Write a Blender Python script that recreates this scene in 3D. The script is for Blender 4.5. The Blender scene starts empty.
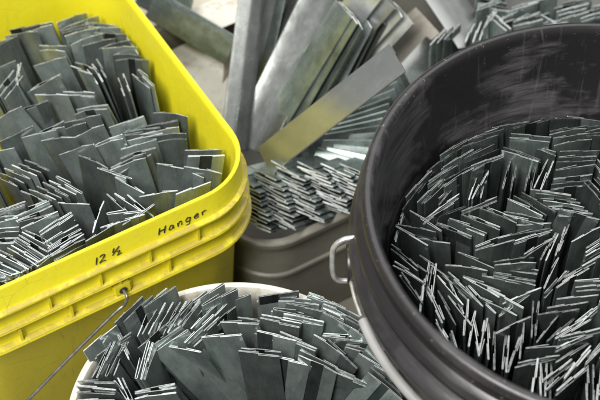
import bpy, bmesh, math, random
from mathutils import Vector, Matrix
random.seed(11)
S = bpy.context.scene
C = S.collection
R = math.radians

# ------------------------------------------------------------------ camera
cam = bpy.data.cameras.new('camera'); co = bpy.data.objects.new('camera', cam); C.objects.link(co)
co.location = (0, 0, 1.30); co.rotation_euler = (R(90 - 50.9), 0, 0)
cam.sensor_width = 36; cam.lens = 78; cam.clip_start = .01; cam.clip_end = 100
cam.dof.use_dof = True; cam.dof.focus_distance = 1.17; cam.dof.aperture_fstop = 7.5
S.camera = co
# ------------------------------------------------------------------ light
W = bpy.data.worlds.new('World'); S.world = W; W.use_nodes = True
bg = W.node_tree.nodes['Background']; bg.inputs[0].default_value = (.92, .97, 1, 1); bg.inputs[1].default_value = .20
def area(name, loc, target, size, power, col=(1, 1, 1), sy=None):
    l = bpy.data.lights.new(name, 'AREA'); l.energy = power; l.size = size; l.color = col
    if sy: l.shape = 'RECTANGLE'; l.size_y = sy
    o = bpy.data.objects.new(name, l); C.objects.link(o); o.location = loc
    o.rotation_euler = (Vector(target) - Vector(loc)).to_track_quat('-Z', 'Y').to_euler()
area('ceiling_light', (.1, 2.0, 2.6), (0, .85, .3), 3.4, 60, (1, .99, .97), 2.6)
area('front_left_softbox', (-.75, -.40, 2.45), (-.1, .8, .3), .9, 84, (1, .99, .96), 1.2)  # added softbox at front left, brightens the yellow wall and clip faces
S.view_settings.view_transform = 'Standard'; S.view_settings.look = 'None'; S.view_settings.exposure = .15

# ------------------------------------------------------------------ materials
def mat(name):
    m = bpy.data.materials.new(name); m.use_nodes = True
    nt = m.node_tree
    return m, nt, nt.nodes['Principled BSDF']
def N(nt, t, **kw):
    n = nt.nodes.new(t)
    for k, v in kw.items():
        if k in n.inputs: n.inputs[k].default_value = v
        else: setattr(n, k, v)
    return n
def noise(nt, vec, scale, detail=4, rough=.55):
    n = N(nt, 'ShaderNodeTexNoise', Scale=scale, Detail=detail, Roughness=rough); nt.links.new(vec, n.inputs['Vector']); return n.outputs['Fac']
def mapping(nt, vec, scale, loc=(0, 0, 0), rot=(0, 0, 0)):
    n = N(nt, 'ShaderNodeMapping', Scale=scale, Location=loc, Rotation=rot); nt.links.new(vec, n.inputs['Vector']); return n.outputs[0]
def ramp(nt, fac, stops):
    n = nt.nodes.new('ShaderNodeValToRGB'); e = n.color_ramp.elements
    while len(e) < len(stops): e.new(.5)
    for el, (p, c) in zip(e, stops):
        el.position = p; el.color = c if len(c) == 4 else (*c, 1)
    nt.links.new(fac, n.inputs[0]); return n.outputs[0]
def g(v): return (v, v, v, 1)
def mixc(nt, fac, a, b, mode='MIX'):
    n = nt.nodes.new('ShaderNodeMix'); n.data_type = 'RGBA'; n.blend_type = mode
    for s, v in ((0, fac), (6, a), (7, b)):
        if hasattr(v, 'links'): nt.links.new(v, n.inputs[s])
        else: n.inputs[s].default_value = v
    return n.outputs[2]
def math_(nt, op, a, b=0.0):
    n = nt.nodes.new('ShaderNodeMath'); n.operation = op
    for i, v in enumerate((a, b)):
        if hasattr(v, 'links'): nt.links.new(v, n.inputs[i])
        else: n.inputs[i].default_value = v
    return n.outputs[0]
def bump(nt, p, h, strength, dist):
    n = N(nt, 'ShaderNodeBump', Strength=strength, Distance=dist); nt.links.new(h, n.inputs['Height']); nt.links.new(n.outputs[0], p.inputs['Normal'])
def coords(nt): return nt.nodes.new('ShaderNodeTexCoord').outputs['Object']

def metal(name, lo, hi, r0, r1, metallic=.9):
    m, nt, p = mat(name)
    tc = coords(nt); oi = nt.nodes.new('ShaderNodeObjectInfo')
    off = N(nt, 'ShaderNodeVectorMath', operation='SCALE'); nt.links.new(oi.outputs['Location'], off.inputs[0]); off.inputs['Scale'].default_value = 37.0
    ad = N(nt, 'ShaderNodeVectorMath', operation='ADD'); nt.links.new(tc, ad.inputs[0]); nt.links.new(off.outputs[0], ad.inputs[1]); v = ad.outputs[0]
    blot = noise(nt, mapping(nt, v, (1, 1, .6)), 60, 7, .68)
    streak = noise(nt, mapping(nt, v, (1, 1, .02)), 1100, 2, .6)
    spang = noise(nt, v, 260, 2)
    f = math_(nt, 'ADD', math_(nt, 'MULTIPLY', blot, .76), math_(nt, 'MULTIPLY', streak, .24))
    c = ramp(nt, f, ((.25, lo), (.75, hi)))
    tint = math_(nt, 'ADD', math_(nt, 'MULTIPLY', oi.outputs['Random'], .85), .42)
    c = mixc(nt, 1.0, c, tint, 'MULTIPLY')
    nt.links.new(c, p.inputs['Base Color'])
    p.inputs['Metallic'].default_value = metallic
    r = math_(nt, 'ADD', math_(nt, 'MULTIPLY', blot, (r1 - r0) * 1.6), r0 - .2 * (r1 - r0))
    nt.links.new(math_(nt, 'ADD', r, math_(nt, 'MULTIPLY', spang, .06)), p.inputs['Roughness'])
    bump(nt, p, math_(nt, 'ADD', math_(nt, 'MULTIPLY', streak, .3), blot), .16, .0010)
    return m
ZINC = metal('galvanised_steel', (.21, .255, .245), (.62, .695, .668), .13, .33, .76)
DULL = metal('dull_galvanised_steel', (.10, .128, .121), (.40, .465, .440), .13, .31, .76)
GLOSS = metal('glossy_galvanised_sheet', (.27, .285, .27), (.50, .515, .49), .14, .28, .85)
POLISH = metal('polished_sheet', (.74, .76, .74), (.88, .90, .87), .15, .27)
SLOT = metal('shaded_fold_slot', (.016, .020, .019), (.075, .090, .086), .18, .34, .5)  # shade of the recess put into a darker metal on slot faces
BRITE = metal('bright_galvanised_sheet', (.58, .605, .59), (.80, .82, .80), .22, .40)
TAN = metal('tan_reflection_sheet', (.42, .385, .33), (.56, .52, .45), .25, .4, .75)  # cardboard reflection put into the tan colour; the narrow brownish strip shares it
EDGES = {}
for nm_, lo_, hi_ in (('cut_steel_edge', (.22, .24, .235), (.74, .77, .76)), ('dull_cut_edge', (.08, .09, .087), (.54, .57, .56))):
    m, nt, p = mat(nm_); EDGES[nm_] = m; p.inputs['Metallic'].default_value = .5
    oi = nt.nodes.new('ShaderNodeObjectInfo'); e1 = noise(nt, coords(nt), 120, 4, .7)
    nt.links.new(ramp(nt, math_(nt, 'ADD', math_(nt, 'MULTIPLY', e1, .9), math_(nt, 'MULTIPLY', oi.outputs['Random'], .42)), ((.42, lo_), (.86, hi_))), p.inputs['Base Color'])
    nt.links.new(ramp(nt, e1, ((.3, g(.30)), (.7, g(.55)))), p.inputs['Roughness'])
EDGE, DEDGE = EDGES['cut_steel_edge'], EDGES['dull_cut_edge']

def wire(name, c, r=.4):
    m, nt, p = mat(name); p.inputs['Metallic'].default_value = .8
    f = noise(nt, coords(nt), 160, 4)
    nt.links.new(ramp(nt, f, ((.35, tuple(x * .6 for x in c)), (.65, c))), p.inputs['Base Color'])
    p.inputs['Roughness'].default_value = r; return m
WIRE = wire('grey_wire', (.36, .35, .34)); BRIGHTWIRE = wire('zinc_wire', (.80, .80, .77), .42)

# yellow plastic, dirt on the upward ledges of the skirt
m, nt, p = mat('yellow_plastic'); YEL = m
tc = coords(nt); geo = nt.nodes.new('ShaderNodeNewGeometry')
n1 = noise(nt, tc, 16, 5, .6); n2 = noise(nt, tc, 120, 4, .6); n3 = noise(nt, mapping(nt, tc, (1, 1, .25)), 60, 5, .7)
c = ramp(nt, n1, ((.3, (.87, .755, .020)), (.7, (.92, .83, .030))))
smear = ramp(nt, n3, ((.60, g(0)), (.78, g(1))))
c = mixc(nt, math_(nt, 'MULTIPLY', smear, .36), c, (.50, .37, .06, 1))
sv = N(nt, 'ShaderNodeTexVoronoi', feature='DISTANCE_TO_EDGE', Scale=14.0); nt.links.new(mapping(nt, tc, (1, .4, 1.6), rot=(.4, .7, .3)), sv.inputs['Vector'])
sl = math_(nt, 'MULTIPLY', ramp(nt, sv.outputs['Distance'], ((0, g(1)), (.012, g(0)))), ramp(nt, noise(nt, tc, 22, 3), ((.50, g(0)), (.60, g(1)))))
c = mixc(nt, math_(nt, 'MULTIPLY', sl, .45), c, (.34, .29, .10, 1))
rub = ramp(nt, noise(nt, mapping(nt, tc, (1, 1, .12)), 130, 4, .7), ((.60, g(0)), (.72, g(1))))
c = mixc(nt, math_(nt, 'MULTIPLY', rub, .28), c, (.42, .38, .14, 1))
sp = N(nt, 'ShaderNodeSeparateXYZ'); nt.links.new(geo.outputs['True Normal'], sp.inputs[0])
so = N(nt, 'ShaderNodeSeparateXYZ'); nt.links.new(tc, so.inputs[0])
up_ = math_(nt, 'GREATER_THAN', sp.outputs[2], .55)
low = math_(nt, 'LESS_THAN', so.outputs[2], .338)
dirt = math_(nt, 'MULTIPLY', math_(nt, 'MULTIPLY', up_, low), ramp(nt, noise(nt, tc, 55, 5, .65), ((.33, g(.25)), (.52, g(1)))))
c = mixc(nt, math_(nt, 'MULTIPLY', dirt, .68), c, (.32, .22, .08, 1))
nt.links.new(c, p.inputs['Base Color'])
nt.links.new(ramp(nt, n2, ((.3, g(.36)), (.7, g(.52)))), p.inputs['Roughness'])
p.inputs['Subsurface Weight'].default_value = .12; p.inputs['Subsurface Radius'].default_value = (.01, .006, .001); p.inputs['Subsurface Scale'].default_value = .4
bump(nt, p, math_(nt, 'ADD', n2, n1), .25, .0012)

BRAD = 0.1998
# black plastic with chalky scuffs and scratches
m, nt, p = mat('scuffed_black_plastic'); BLK = m
tc = coords(nt)
sx = N(nt, 'ShaderNodeSeparateXYZ'); nt.links.new(tc, sx.inputs[0])
cyl = nt.nodes.new('ShaderNodeCombineXYZ'); nt.links.new(math_(nt, 'MULTIPLY', math_(nt, 'ARCTAN2', math_(nt, 'MULTIPLY', sx.outputs[1], -1.0), math_(nt, 'MULTIPLY', sx.outputs[0], -1.0)), BRAD), cyl.inputs[0]); nt.links.new(sx.outputs[2], cyl.inputs[1]); cy = cyl.outputs[0]
a = noise(nt, mapping(nt, cy, (11, 17, 1), rot=(0, 0, .6)), 1, 8, .6)
b = noise(nt, mapping(nt, cy, (14, 120, 1), rot=(0, 0, .62)), 1, 6, .65)
b2 = noise(nt, mapping(nt, cy, (120, 10, 1), rot=(0, 0, .35)), 1, 5, .65)
scr = N(nt, 'ShaderNodeTexVoronoi', feature='DISTANCE_TO_EDGE', Scale=9.0); nt.links.new(mapping(nt, tc, (1, 1.1, .35), rot=(.6, .9, .3)), scr.inputs['Vector'])
scl = math_(nt, 'MULTIPLY', ramp(nt, scr.outputs['Distance'], ((.0, g(1)), (.010, g(0)))), ramp(nt, noise(nt, tc, 14, 3), ((.5, g(0)), (.62, g(1)))))
f1 = ramp(nt, a, ((.47, g(0)), (.55, g(1)))); f2 = ramp(nt, b, ((.38, g(.1)), (.62, g(1)))); f3 = ramp(nt, b2, ((.57, g(0)), (.66, g(1))))
rad = math_(nt, 'SQRT', math_(nt, 'ADD', math_(nt, 'MULTIPLY', sx.outputs[0], sx.outputs[0]), math_(nt, 'MULTIPLY', sx.outputs[1], sx.outputs[1])))
inner = math_(nt, 'LESS_THAN', rad, BRAD - .0035)          # the wall inside gets scraped by the metal, the outside hardly
scl = math_(nt, 'MULTIPLY', scl, inner); f3 = math_(nt, 'MULTIPLY', f3, inner)
scuff = math_(nt, 'MULTIPLY', math_(nt, 'MULTIPLY', f1, f2), math_(nt, 'ADD', math_(nt, 'MULTIPLY', inner, .75), .25))
c = mixc(nt, math_(nt, 'MULTIPLY', scuff, .66), (.020, .0185, .0195, 1), (.165, .156, .160, 1))
c = mixc(nt, math_(nt, 'MULTIPLY', f3, .20), c, (.20, .19, .19, 1))
c = mixc(nt, math_(nt, 'MULTIPLY', scl, .26), c, (.30, .29, .28, 1))
sp = N(nt, 'ShaderNodeSeparateXYZ'); nt.links.new(tc, sp.inputs[0])
spk = ramp(nt, noise(nt, tc, 210, 3, .7), ((.64, g(0)), (.70, g(1))))
c = mixc(nt, math_(nt, 'MULTIPLY', spk, math_(nt, 'MULTIPLY', math_(nt, 'GREATER_THAN', sp.outputs[2], 0.510 - .02), .40)), c, (.32, .31, .25, 1))
nt.links.new(c, p.inputs['Base Color'])
nt.links.new(ramp(nt, math_(nt, 'ADD', math_(nt, 'MULTIPLY', a, .5), math_(nt, 'MULTIPLY', b, .5)), ((.35, g(.24)), (.65, g(.40)))), p.inputs['Roughness'])
bump(nt, p, math_(nt, 'ADD', b, scuff), .25, .0010)

def plastic(name, lo, hi, stain, r=.5, amount=.5):
    m, nt, p = mat(name); tc = coords(nt)
    n1 = noise(nt, tc, 14, 5, .6); n2 = noise(nt, tc, 45, 6, .7)
    c = ramp(nt, n1, ((.3, lo), (.7, hi)))
    c = mixc(nt, math_(nt, 'MULTIPLY', ramp(nt, n2, ((.52, g(0)), (.70, g(1)))), amount), c, stain + (1,))
    nt.links.new(c, p.inputs['Base Color']); p.inputs['Roughness'].default_value = r
    bump(nt, p, n2, .15, .001); return m
WHITE = plastic('stained_white_plastic', (.56, .54, .46), (.68, .66, .58), (.30, .20, .10), .5, .75)
TOTE = plastic('milky_tote_plastic', (.165, .157, .130), (.235, .224, .188), (.11, .095, .07), .40, .4)
CARD = plastic('pale_cardboard', (.50, .45, .36), (.60, .55, .45), (.40, .34, .25), .85, .4)
GREY = plastic('grey_tub_plastic', (.22, .22, .21), (.3, .3, .29), (.15, .13, .1))
BAND = plastic('worn_grey_plastic', (.24, .236, .228), (.40, .39, .38), (.12, .115, .11), .32, .6)
INK = plastic('black_marker_ink', (.03, .028, .016), (.06, .055, .025), (.22, .18, .03), .6, .75)
m, nt, p = mat('concrete_floor'); FLOOR = m
tc = coords(nt)
c = ramp(nt, noise(nt, tc, 5, 8, .65), ((.3, (.16, .145, .115)), (.7, (.25, .23, .19))))
c = mixc(nt, ramp(nt, noise(nt, tc, 60, 5, .7), ((.55, g(0)), (.75, g(.5)))), c, (.10, .09, .075, 1))
nt.links.new(c, p.inputs['Base Color']); p.inputs['Roughness'].default_value = .8
bump(nt, p, noise(nt, tc, 120, 5), .3, .002)

# ------------------------------------------------------------------ helpers
def obj(name, bm, m, parent=None, smooth=False, normals=True):
    me = bpy.data.meshes.new(name)
    if normals: bmesh.ops.recalc_face_normals(bm, faces=bm.faces)
    bm.to_mesh(me); bm.free()
    for x in (m if isinstance(m, (list, tuple)) else (m,)): me.materials.append(x)
    if smooth:
        me.polygons.foreach_set('use_smooth', [True] * len(me.polygons))
        me.set_sharp_from_angle(angle=R(38))
    o = bpy.data.objects.new(name, me); C.objects.link(o)
    if parent: o.parent = parent
    return o
def tag(o, label, cat, group=None):
    o['label'] = label; o['category'] = cat
    if group: o['group'] = group
    return o
def thing(name, label, cat, loc, rz=0):
    o = bpy.data.objects.new(name, None); C.objects.link(o); o.location = loc; o.rotation_euler = (0, 0, rz); o.empty_display_size = .05
    return tag(o, label, cat)
def sweep(bm, ring, profile, closed=False):
    """ring(o) -> list of xy points at outward offset o; profile = [(o, z)...]"""
    rows = [[bm.verts.new((x, y, z)) for x, y in ring(o)] for o, z in profile]
    n = len(rows[0])
    for a_, b_ in zip(rows, rows[1:]):
        for i in range(n): bm.faces.new((a_[i], a_[(i + 1) % n], b_[(i + 1) % n], b_[i]))
    return rows
def rrect(hx, hy, r, seg=12, side=10):
    def ring(o):
        pts = []; rr = r + o
        for q_, (sx, sy) in enumerate(((1, 1), (-1, 1), (-1, -1), (1, -1))):
            cx, cy = sx * (hx - r), sy * (hy - r)
            for k in range(seg + 1):
                t = math.pi / 2 * (q_ + k / seg); pts.append((cx + rr * math.cos(t), cy + rr * math.sin(t)))
            nx = ((-1, 1), (-1, -1), (1, -1), (1, 1))[q_]
            ex, ey = nx[0] * (hx - r), nx[1] * (hy - r)
            t = math.pi / 2 * (q_ + 1)
            e = (ex + rr * math.cos(t), ey + rr * math.sin(t)); s = pts[-1]
            for k in range(1, side): pts.append((s[0] + (e[0] - s[0]) * k / side, s[1] + (e[1] - s[1]) * k / side))
        return pts
    return ring
def circle(r, n=128):
    return lambda o: [((r + o) * math.cos(2 * math.pi * k / n), (r + o) * math.sin(2 * math.pi * k / n)) for k in range(n)]
def box(bm, c, s, rz=0):
    M = Matrix.Translation(c) @ Matrix.Rotation(rz, 4, 'Z') @ Matrix.Diagonal((*s, 1))
    bmesh.ops.create_cube(bm, size=1, matrix=M)
def tube(bm, pts, r, n=10):
    pts = [Vector(p_) for p_ in pts]; rows = []; prev = None
    for i, p_ in enumerate(pts):
        t = (pts[min(i + 1, len(pts) - 1)] - pts[max(i - 1, 0)]).normalized()
        u = prev - t * prev.dot(t) if prev else t.orthogonal()
        u.normalize(); prev = u; v = t.cross(u)
        rows.append([bm.verts.new(p_ + (u * math.cos(2 * math.pi * k / n) + v * math.sin(2 * math.pi * k / n)) * r) for k in range(n)])
    for a_, b_ in zip(rows, rows[1:]):
        for k in range(n): bm.faces.new((a_[k], a_[(k + 1) % n], b_[(k + 1) % n], b_[k]))
    bm.faces.new(rows[0]); bm.faces.new(rows[-1][::-1])
def spline(pts, n=8):
    pts = [Vector(p_) for p_ in pts]; out = []
    for i in range(len(pts) - 1):
        p0, p1, p2, p3 = pts[max(i - 1, 0)], pts[i], pts[i + 1], pts[min(i + 2, len(pts) - 1)]
        for k in range(n):
            t = k / n
            out.append(.5 * (2 * p1 + (p2 - p0) * t + (2 * p0 - 5 * p1 + 4 * p2 - p3) * t * t + (3 * p1 - p0 - 3 * p2 + p3) * t ** 3))
    return out + [pts[-1]]

# ------------------------------------------------------------------ floor
bm = bmesh.new(); bmesh.ops.create_grid(bm, x_segments=8, y_segments=8, size=4)
fl = obj('floor', bm, FLOOR); fl['kind'] = 'structure'

# ------------------------------------------------------------------ yellow bucket
YC, YA, HY, HL = (-0.2502, 0.8630), 0.5383, .1575, .0325      # HL: extra half length, away from the written side
yb = thing('yellow_bucket', 'square yellow plastic bucket with ribbed rim and handwritten marker note, full of hanger strips', 'bucket', (*YC, 0), YA)
HX = .015            # and a little longer on the far side of the writing
ring0 = rrect(HY + HX, HY + HL, .062, side=12)
ring = lambda o: [(x - HX, y + HL) for x, y in ring0(o)]
bm = bmesh.new()
prof = [(-.045, .010), (-.034, .012), (-.030, .016), (-.0060, .336), (-.0058, .343), (-.0052, .3475), (-.0036, .3496), (-.0020, .3500), (-.0006, .3492), (.0000, .3475),
        (.0003, .3215), (.0010, .3200), (.0050, .3190), (.0056, .3183), (.0056, .3164), (.0049, .3156), (.0006, .3146),
        (.0002, .2975), (.0010, .2956), (.0062, .2946), (.0068, .2938), (.0068, .2918), (.0060, .2910), (.0006, .2900),
        (.0000, .2715), (.0010, .2696), (.0074, .2686), (.0080, .2678), (.0080, .2650), (.0072, .2640), (-.0050, .2632),
        (-.0072, .2610), (-.0085, .2580), (-.0250, .004), (-.028, 0.0)]
rows = sweep(bm, ring, prof)
bm.faces.new(rows[0]); bm.faces.new(rows[-1])
# upright ribs between the ledges
def side_pts():
    for k in range(4): yield k
for k in range(4):
    rz = k * math.pi / 2; M = Matrix.Rotation(rz, 3, 'Z')
    for tier, (z0, z1, o, ph) in enumerate(((.2952, .3175, .0045, 0), (.2692, .2908, .0056, .03))):
        for j in range(-3, 5):
            xx = j * .052 + ph * .6 - .008
            if abs(xx) > HY - .048: continue
            c_ = M @ Vector((xx, -(HY + (HL if k != 0 and k % 2 == 0 else 0) * 0 + o / 2 - .0003), (z0 + z1) / 2)); c_.y += (2 * HL if k == 2 else HL if k % 2 else 0); c_.x -= (2 * HX if k == 3 else HX if k % 2 == 0 else 0); box(bm, c_, (.0026, o, z1 - z0), rz)
obj('body', bm, YEL, yb, True)
# ear in the middle of the front side, with the wire bail
for y_ in (-(HY + .0042), HY + 2 * HL + .0042):
    bm = bmesh.new(); EARX = -.004
    box(bm, (EARX, y_ + (.0014 if y_ < 0 else -.0014), .2775), (.019, .0062, .0165))
    bmesh.ops.bevel(bm, geom=bm.edges[:], offset=.0018, segments=2, affect='EDGES')
    obj('ear', bm, YEL, yb, True)
bm = bmesh.new(); bmesh.ops.create_cone(bm, cap_ends=True, segments=24, radius1=.0042, radius2=.0042, depth=.0012, matrix=Matrix.Translation((EARX, -(HY + .0062), .2760)) @ Matrix.Rotation(math.pi / 2, 4, 'X'))
obj('ear_hole', bm, INK, yb)
bm = bmesh.new()
yo = -(HY + .014)
path = [(EARX, -(HY + .004), .2760), (EARX, yo + .001, .2758), (EARX - .001, yo - .001, .273), (EARX - .005, yo - .0015, .266), (EARX - .016, yo - .001, .2595), (EARX - .06, yo, .2275), (EARX - .12, yo, .183),
        (EARX - .175, yo, .142), (EARX - .215, yo + .014, .108), (EARX - .232, yo + .05, .09), (EARX - .24, .0, .085), (EARX - .232, -yo - .02, .09), (EARX - .19, -yo + 2 * HL, .13), (EARX - .06, -yo + 2 * HL, .2275), (EARX - .002, -yo + 2 * HL, .272), (EARX, HY + 2 * HL + .004, .2760)]
tube(bm, spline(path, 6), .0017, 10)
obj('bail', bm, WIRE, yb, True)
# handwriting on the upper band of the skirt: strokes (x, z) in millimetres along the front side
def strokes(bm, lines, x0, z0, sc, sl, wid):
    for ln in lines:
        pts = [Vector((x0 + (x_ + .12 * z_ + random.uniform(-.3, .3)) * sc, 0, z0 + (z_ + random.uniform(-.35, .35)) * sc + sl * x_ * sc)) for x_, z_ in ln]
        pts = [q_ for q_ in spline(pts, 5)]
        rows_ = []
        for i, q_ in enumerate(pts):
            t = (pts[min(i + 1, len(pts) - 1)] - pts[max(i - 1, 0)]).normalized(); nrm = Vector((-t.z, 0, t.x)) * wid / 2 * (1.15 + .35 * math.sin(i * .7 + len(pts)) - .5 * (i / len(pts)) ** 3)
            y_ = -(HY + .0008)
            rows_.append([bm.verts.new((q_.x + s_ * nrm.x, y_, q_.z + s_ * nrm.z)) for s_ in (1, -1)] + [bm.verts.new((q_.x + s_ * nrm.x, y_ + .0004, q_.z + s_ * nrm.z)) for s_ in (-1, 1)])
        for a_, b_ in zip(rows_, rows_[1:]):
            for k in range(4): bm.faces.new((a_[k], a_[(k + 1) % 4], b_[(k + 1) % 4], b_[k]))
        bm.faces.new(rows_[0]); bm.faces.new(rows_[-1])
GL = {
 '1': [[(0, 0), (.3, 8)]],
 '2': [[(0, 6.6), (1.6, 8), (3.8, 7.4), (3.4, 5), (1.2, 1.6), (0, .2), (2.2, .5), (5, .3)]],
 'half': [[(0, 5.2), (.6, 9)], [(-.2, 2.6), (4.4, 8.6)], [(2.8, 3.6), (4.2, 4.4), (4.4, 3), (3, .8), (5.8, 1)]],
 'H': [[(0, 0), (.6, 8)], [(5, 0), (5.4, 8)], [(.2, 3.8), (5.2, 4.2)]],
 'a': [[(4, 4.6), (1.6, 5), (.2, 2.6), (1.2, .4), (3.2, 1.2), (4.2, 4.4), (4, 1.4), (4.8, .2)]],
 'n': [[(0, 4.8), (.2, 0)], [(.2, 2.6), (1.8, 4.8), (3.4, 4), (3.6, .2)]],
 'g': [[(4, 4.6), (1.6, 5), (.2, 2.8), (1.4, .8), (3.4, 1.6), (4.2, 4.4), (3.8, -1.6), (2, -3), (.4, -2)]],
 'e': [[(.3, 2.4), (3.6, 3), (3.2, 4.8), (1.2, 4.6), (.2, 2.4), (1.4, .3), (4, .8)]],
 'r': [[(0, 4.8), (.3, 0)], [(.2, 2.8), (1.6, 4.6), (3.6, 4.6)]]}
bm = bmesh.new()
def write(word, x0, z0, sc, sl, gap):
    x = 0
    for ch in word:
        strokes(bm, GL[ch], x0 + x * sc, z0 + sl * x * sc, sc, sl, .00098)
        x += max(q_[0] for ln in GL[ch] for q_ in ln) + gap
write(['1', '2'], -.0235, .3245, .00125, .0, 2.6); write(['half'], -.0065, .3235, .00150, .0, 2)
obj('handwritten_number', bm, INK, yb); bm = bmesh.new()
write(list('Hanger'), .0415, .3260, .00122, .0, 3.2)
obj('handwritten_word', bm, INK, yb)

# ------------------------------------------------------------------ black tub
BC, BR, BZ = (0.2516, 0.6432), 0.1998, 0.510
bt = thing('black_tub', 'big round scuffed black plastic tub with a rolled rim, full of folded clips', 'tub', (*BC, 0))
bm = bmesh.new()
z = BZ
prof = [(-.085, .012), (-.075, .016), (-.0175, z - .100), (-.0085, z - .022), (-.0072, z - .008), (-.0060, z - .003), (-.0035, z - .0004), (-.0010, z), (.0015, z - .0008), (.0034, z - .003), (.0042, z - .0065), (.0036, z - .010), (.0016, z - .0125),
        (.0010, z - .0150), (.0016, z - .021), (.0060, z - .024), (.0085, z - .027), (.0088, z - .031), (.0066, z - .0345), (.0032, z - .037), (.0026, z - .046), (.0060, z - .0490), (.0108, z - .0515), (.0124, z - .0550), (.0120, z - .0610), (.0085, z - .0650), (-.0060, z - .0670),
        (-.0090, z - .072), (-.055, .008), (-.062, 0)]
rows = sweep(bm, circle(BR, 160), prof)
bm.faces.new(rows[0]); bm.faces.new(rows[-1])
obj('body', bm, BLK, bt, True)
EA = R(-179)
def pol(r, a_, z_): return Vector((r * math.cos(a_), r * math.sin(a_), z_))
for s_ in (0, math.pi):
    bm = bmesh.new(); c_ = pol(BR + .002, EA + s_, z - .080)
    M = Matrix.Translation(c_) @ Matrix.Rotation(EA + s_, 4, 'Z')
    bmesh.ops.create_cone(bm, cap_ends=True, segments=32, radius1=.020, radius2=.0165, depth=.022, matrix=M @ Matrix.Rotation(math.pi / 2, 4, 'Y'))
    obj('ear', bm, BLK, bt, True)
bm = bmesh.new()
ru = BR + .0125
hp = [pol(ru - .006, EA - .025, z - .052), pol(ru + .004, EA - .022, z - .0545), pol(ru + .0115, EA - .012, z - .062), pol(ru + .0125, EA + .010, z - .075), pol(ru + .0120, EA + .024, z - .086), pol(ru + .009, EA + .030, z - .0935), pol(ru + .002, EA + .029, z - .0965), pol(ru - .014, EA + .026, z - .096)]
tube(bm, spline(hp, 8), .0024, 12)
obj('bail', bm, BRIGHTWIRE, bt, True)

bm = bmesh.new()
gp_ = [pol(BR + .0105, EA + R(a_), z - .0775 - .0001 * a_) for a_ in range(16, 120, 3)]
tube(bm, gp_, .0043, 12)
obj('grey_side_band', bm, BAND, bt, True)  # smooth grey tube under the lowest ridge, round the front
bm = bmesh.new()
tube(bm, [pol(BR + .0105 + .0 * min(1, a_ / 8), EA + R(a_), z - .086 + .0072 * min(1, a_ / 14)) for a_ in range(3, 17, 2)], .0018, 8)
obj('bail_wire', bm, BRIGHTWIRE, bt, True)

# ------------------------------------------------------------------ white bucket
WC, WR, WZ = (-0.0578, 0.5566), 0.1426, 0.320
wb = thing('white_bucket', 'round stained white plastic bucket overfilled with upright steel strips', 'bucket', (*WC, 0))
bm = bmesh.new(); z = WZ
prof = [(-.040, .010), (-.030, .014), (-.0075, z - .020), (-.0065, z - .004), (-.0045, z - .0006), (-.0015, z), (.0010, z - .0012), (.0018, z - .004), (.0016, z - .014), (.0004, z - .016), (.0004, z - .030), (.0040, z - .032), (.0048, z - .036), (.0030, z - .039), (.0000, z - .040), (-.001, z - .06), (.003, z - .062), (.003, z - .067), (-.004, z - .069), (-.022, .004), (-.026, 0)]
rows = sweep(bm, circle(WR - .001, 128), prof); bm.faces.new(rows[0]); bm.faces.new(rows[-1])
obj('body', bm, WHITE, wb, True)

# ------------------------------------------------------------------ milky tote, along the yellow bucket
def ylocal(x, y): return (YC[0] + x * math.cos(YA) - y * math.sin(YA), YC[1] + x * math.sin(YA) + y * math.cos(YA))
tx0, tx1, ty0, ty1 = .150, .545, -.140, .216
tt = thing('plastic_tote', 'low milky rectangular plastic tote of long steel strips behind the yellow bucket', 'tote', (*ylocal((tx0 + tx1) / 2, (ty0 + ty1) / 2), 0), YA)
bm = bmesh.new(); z = .20
prof = [(-.026, .006), (-.018, .010), (-.0040, z - .014), (-.0032, z - .003), (-.0020, z - .0004), (.0000, z), (.0050, z - .0004), (.0064, z - .0020), (.0064, z - .0100), (.0050, z - .0118), (.0010, z - .0128), (.0000, z - .060), (.0026, z - .062), (.0026, z - .066), (-.0010, z - .068), (-.0150, .003), (-.019, 0)]
rows = sweep(bm, rrect((tx1 - tx0) / 2, (ty1 - ty0) / 2, .050), prof); bm.faces.new(rows[0]); bm.faces.new(rows[-1])
obj('body', bm, TOTE, tt, True)
# pale cardboard box behind the tote
cb = thing('cardboard_box', 'pale beige cardboard box with closed flaps behind the plastic tote', 'box', (*ylocal(.30, .50), 0), YA)
bm = bmesh.new(); box(bm, (0, 0, .085), (.62, .50, .17)); bmesh.ops.bevel(bm, geom=bm.edges[:], offset=.003, segments=2, affect='EDGES'); obj('carton', bm, CARD, cb)
for sy in (-1, 1):
    bm = bmesh.new(); box(bm, (0, sy * .1245, .1720), (.616, .2465, .003)); bmesh.ops.bevel(bm, geom=bm.edges[:], offset=.001, segments=1, affect='EDGES'); obj('flap', bm, CARD, cb)
# tub behind the black one
gb = thing('grey_tub', 'round grey plastic tub of clips mostly hidden behind the black tub', 'tub', (.325, 1.195, 0))
bm = bmesh.new(); z = .19
prof = [(-.045, .010), (-.035, .014), (-.006, z - .01), (-.004, z - .001), (-.001, z), (.002, z - .002), (.003, z - .012), (0, z - .014), (-.03, .002), (-.034, 0)]
rows = sweep(bm, circle(.145, 96), prof); bm.faces.new(rows[0]); bm.faces.new(rows[-1])
obj('body', bm, GREY, gb, True)

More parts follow.
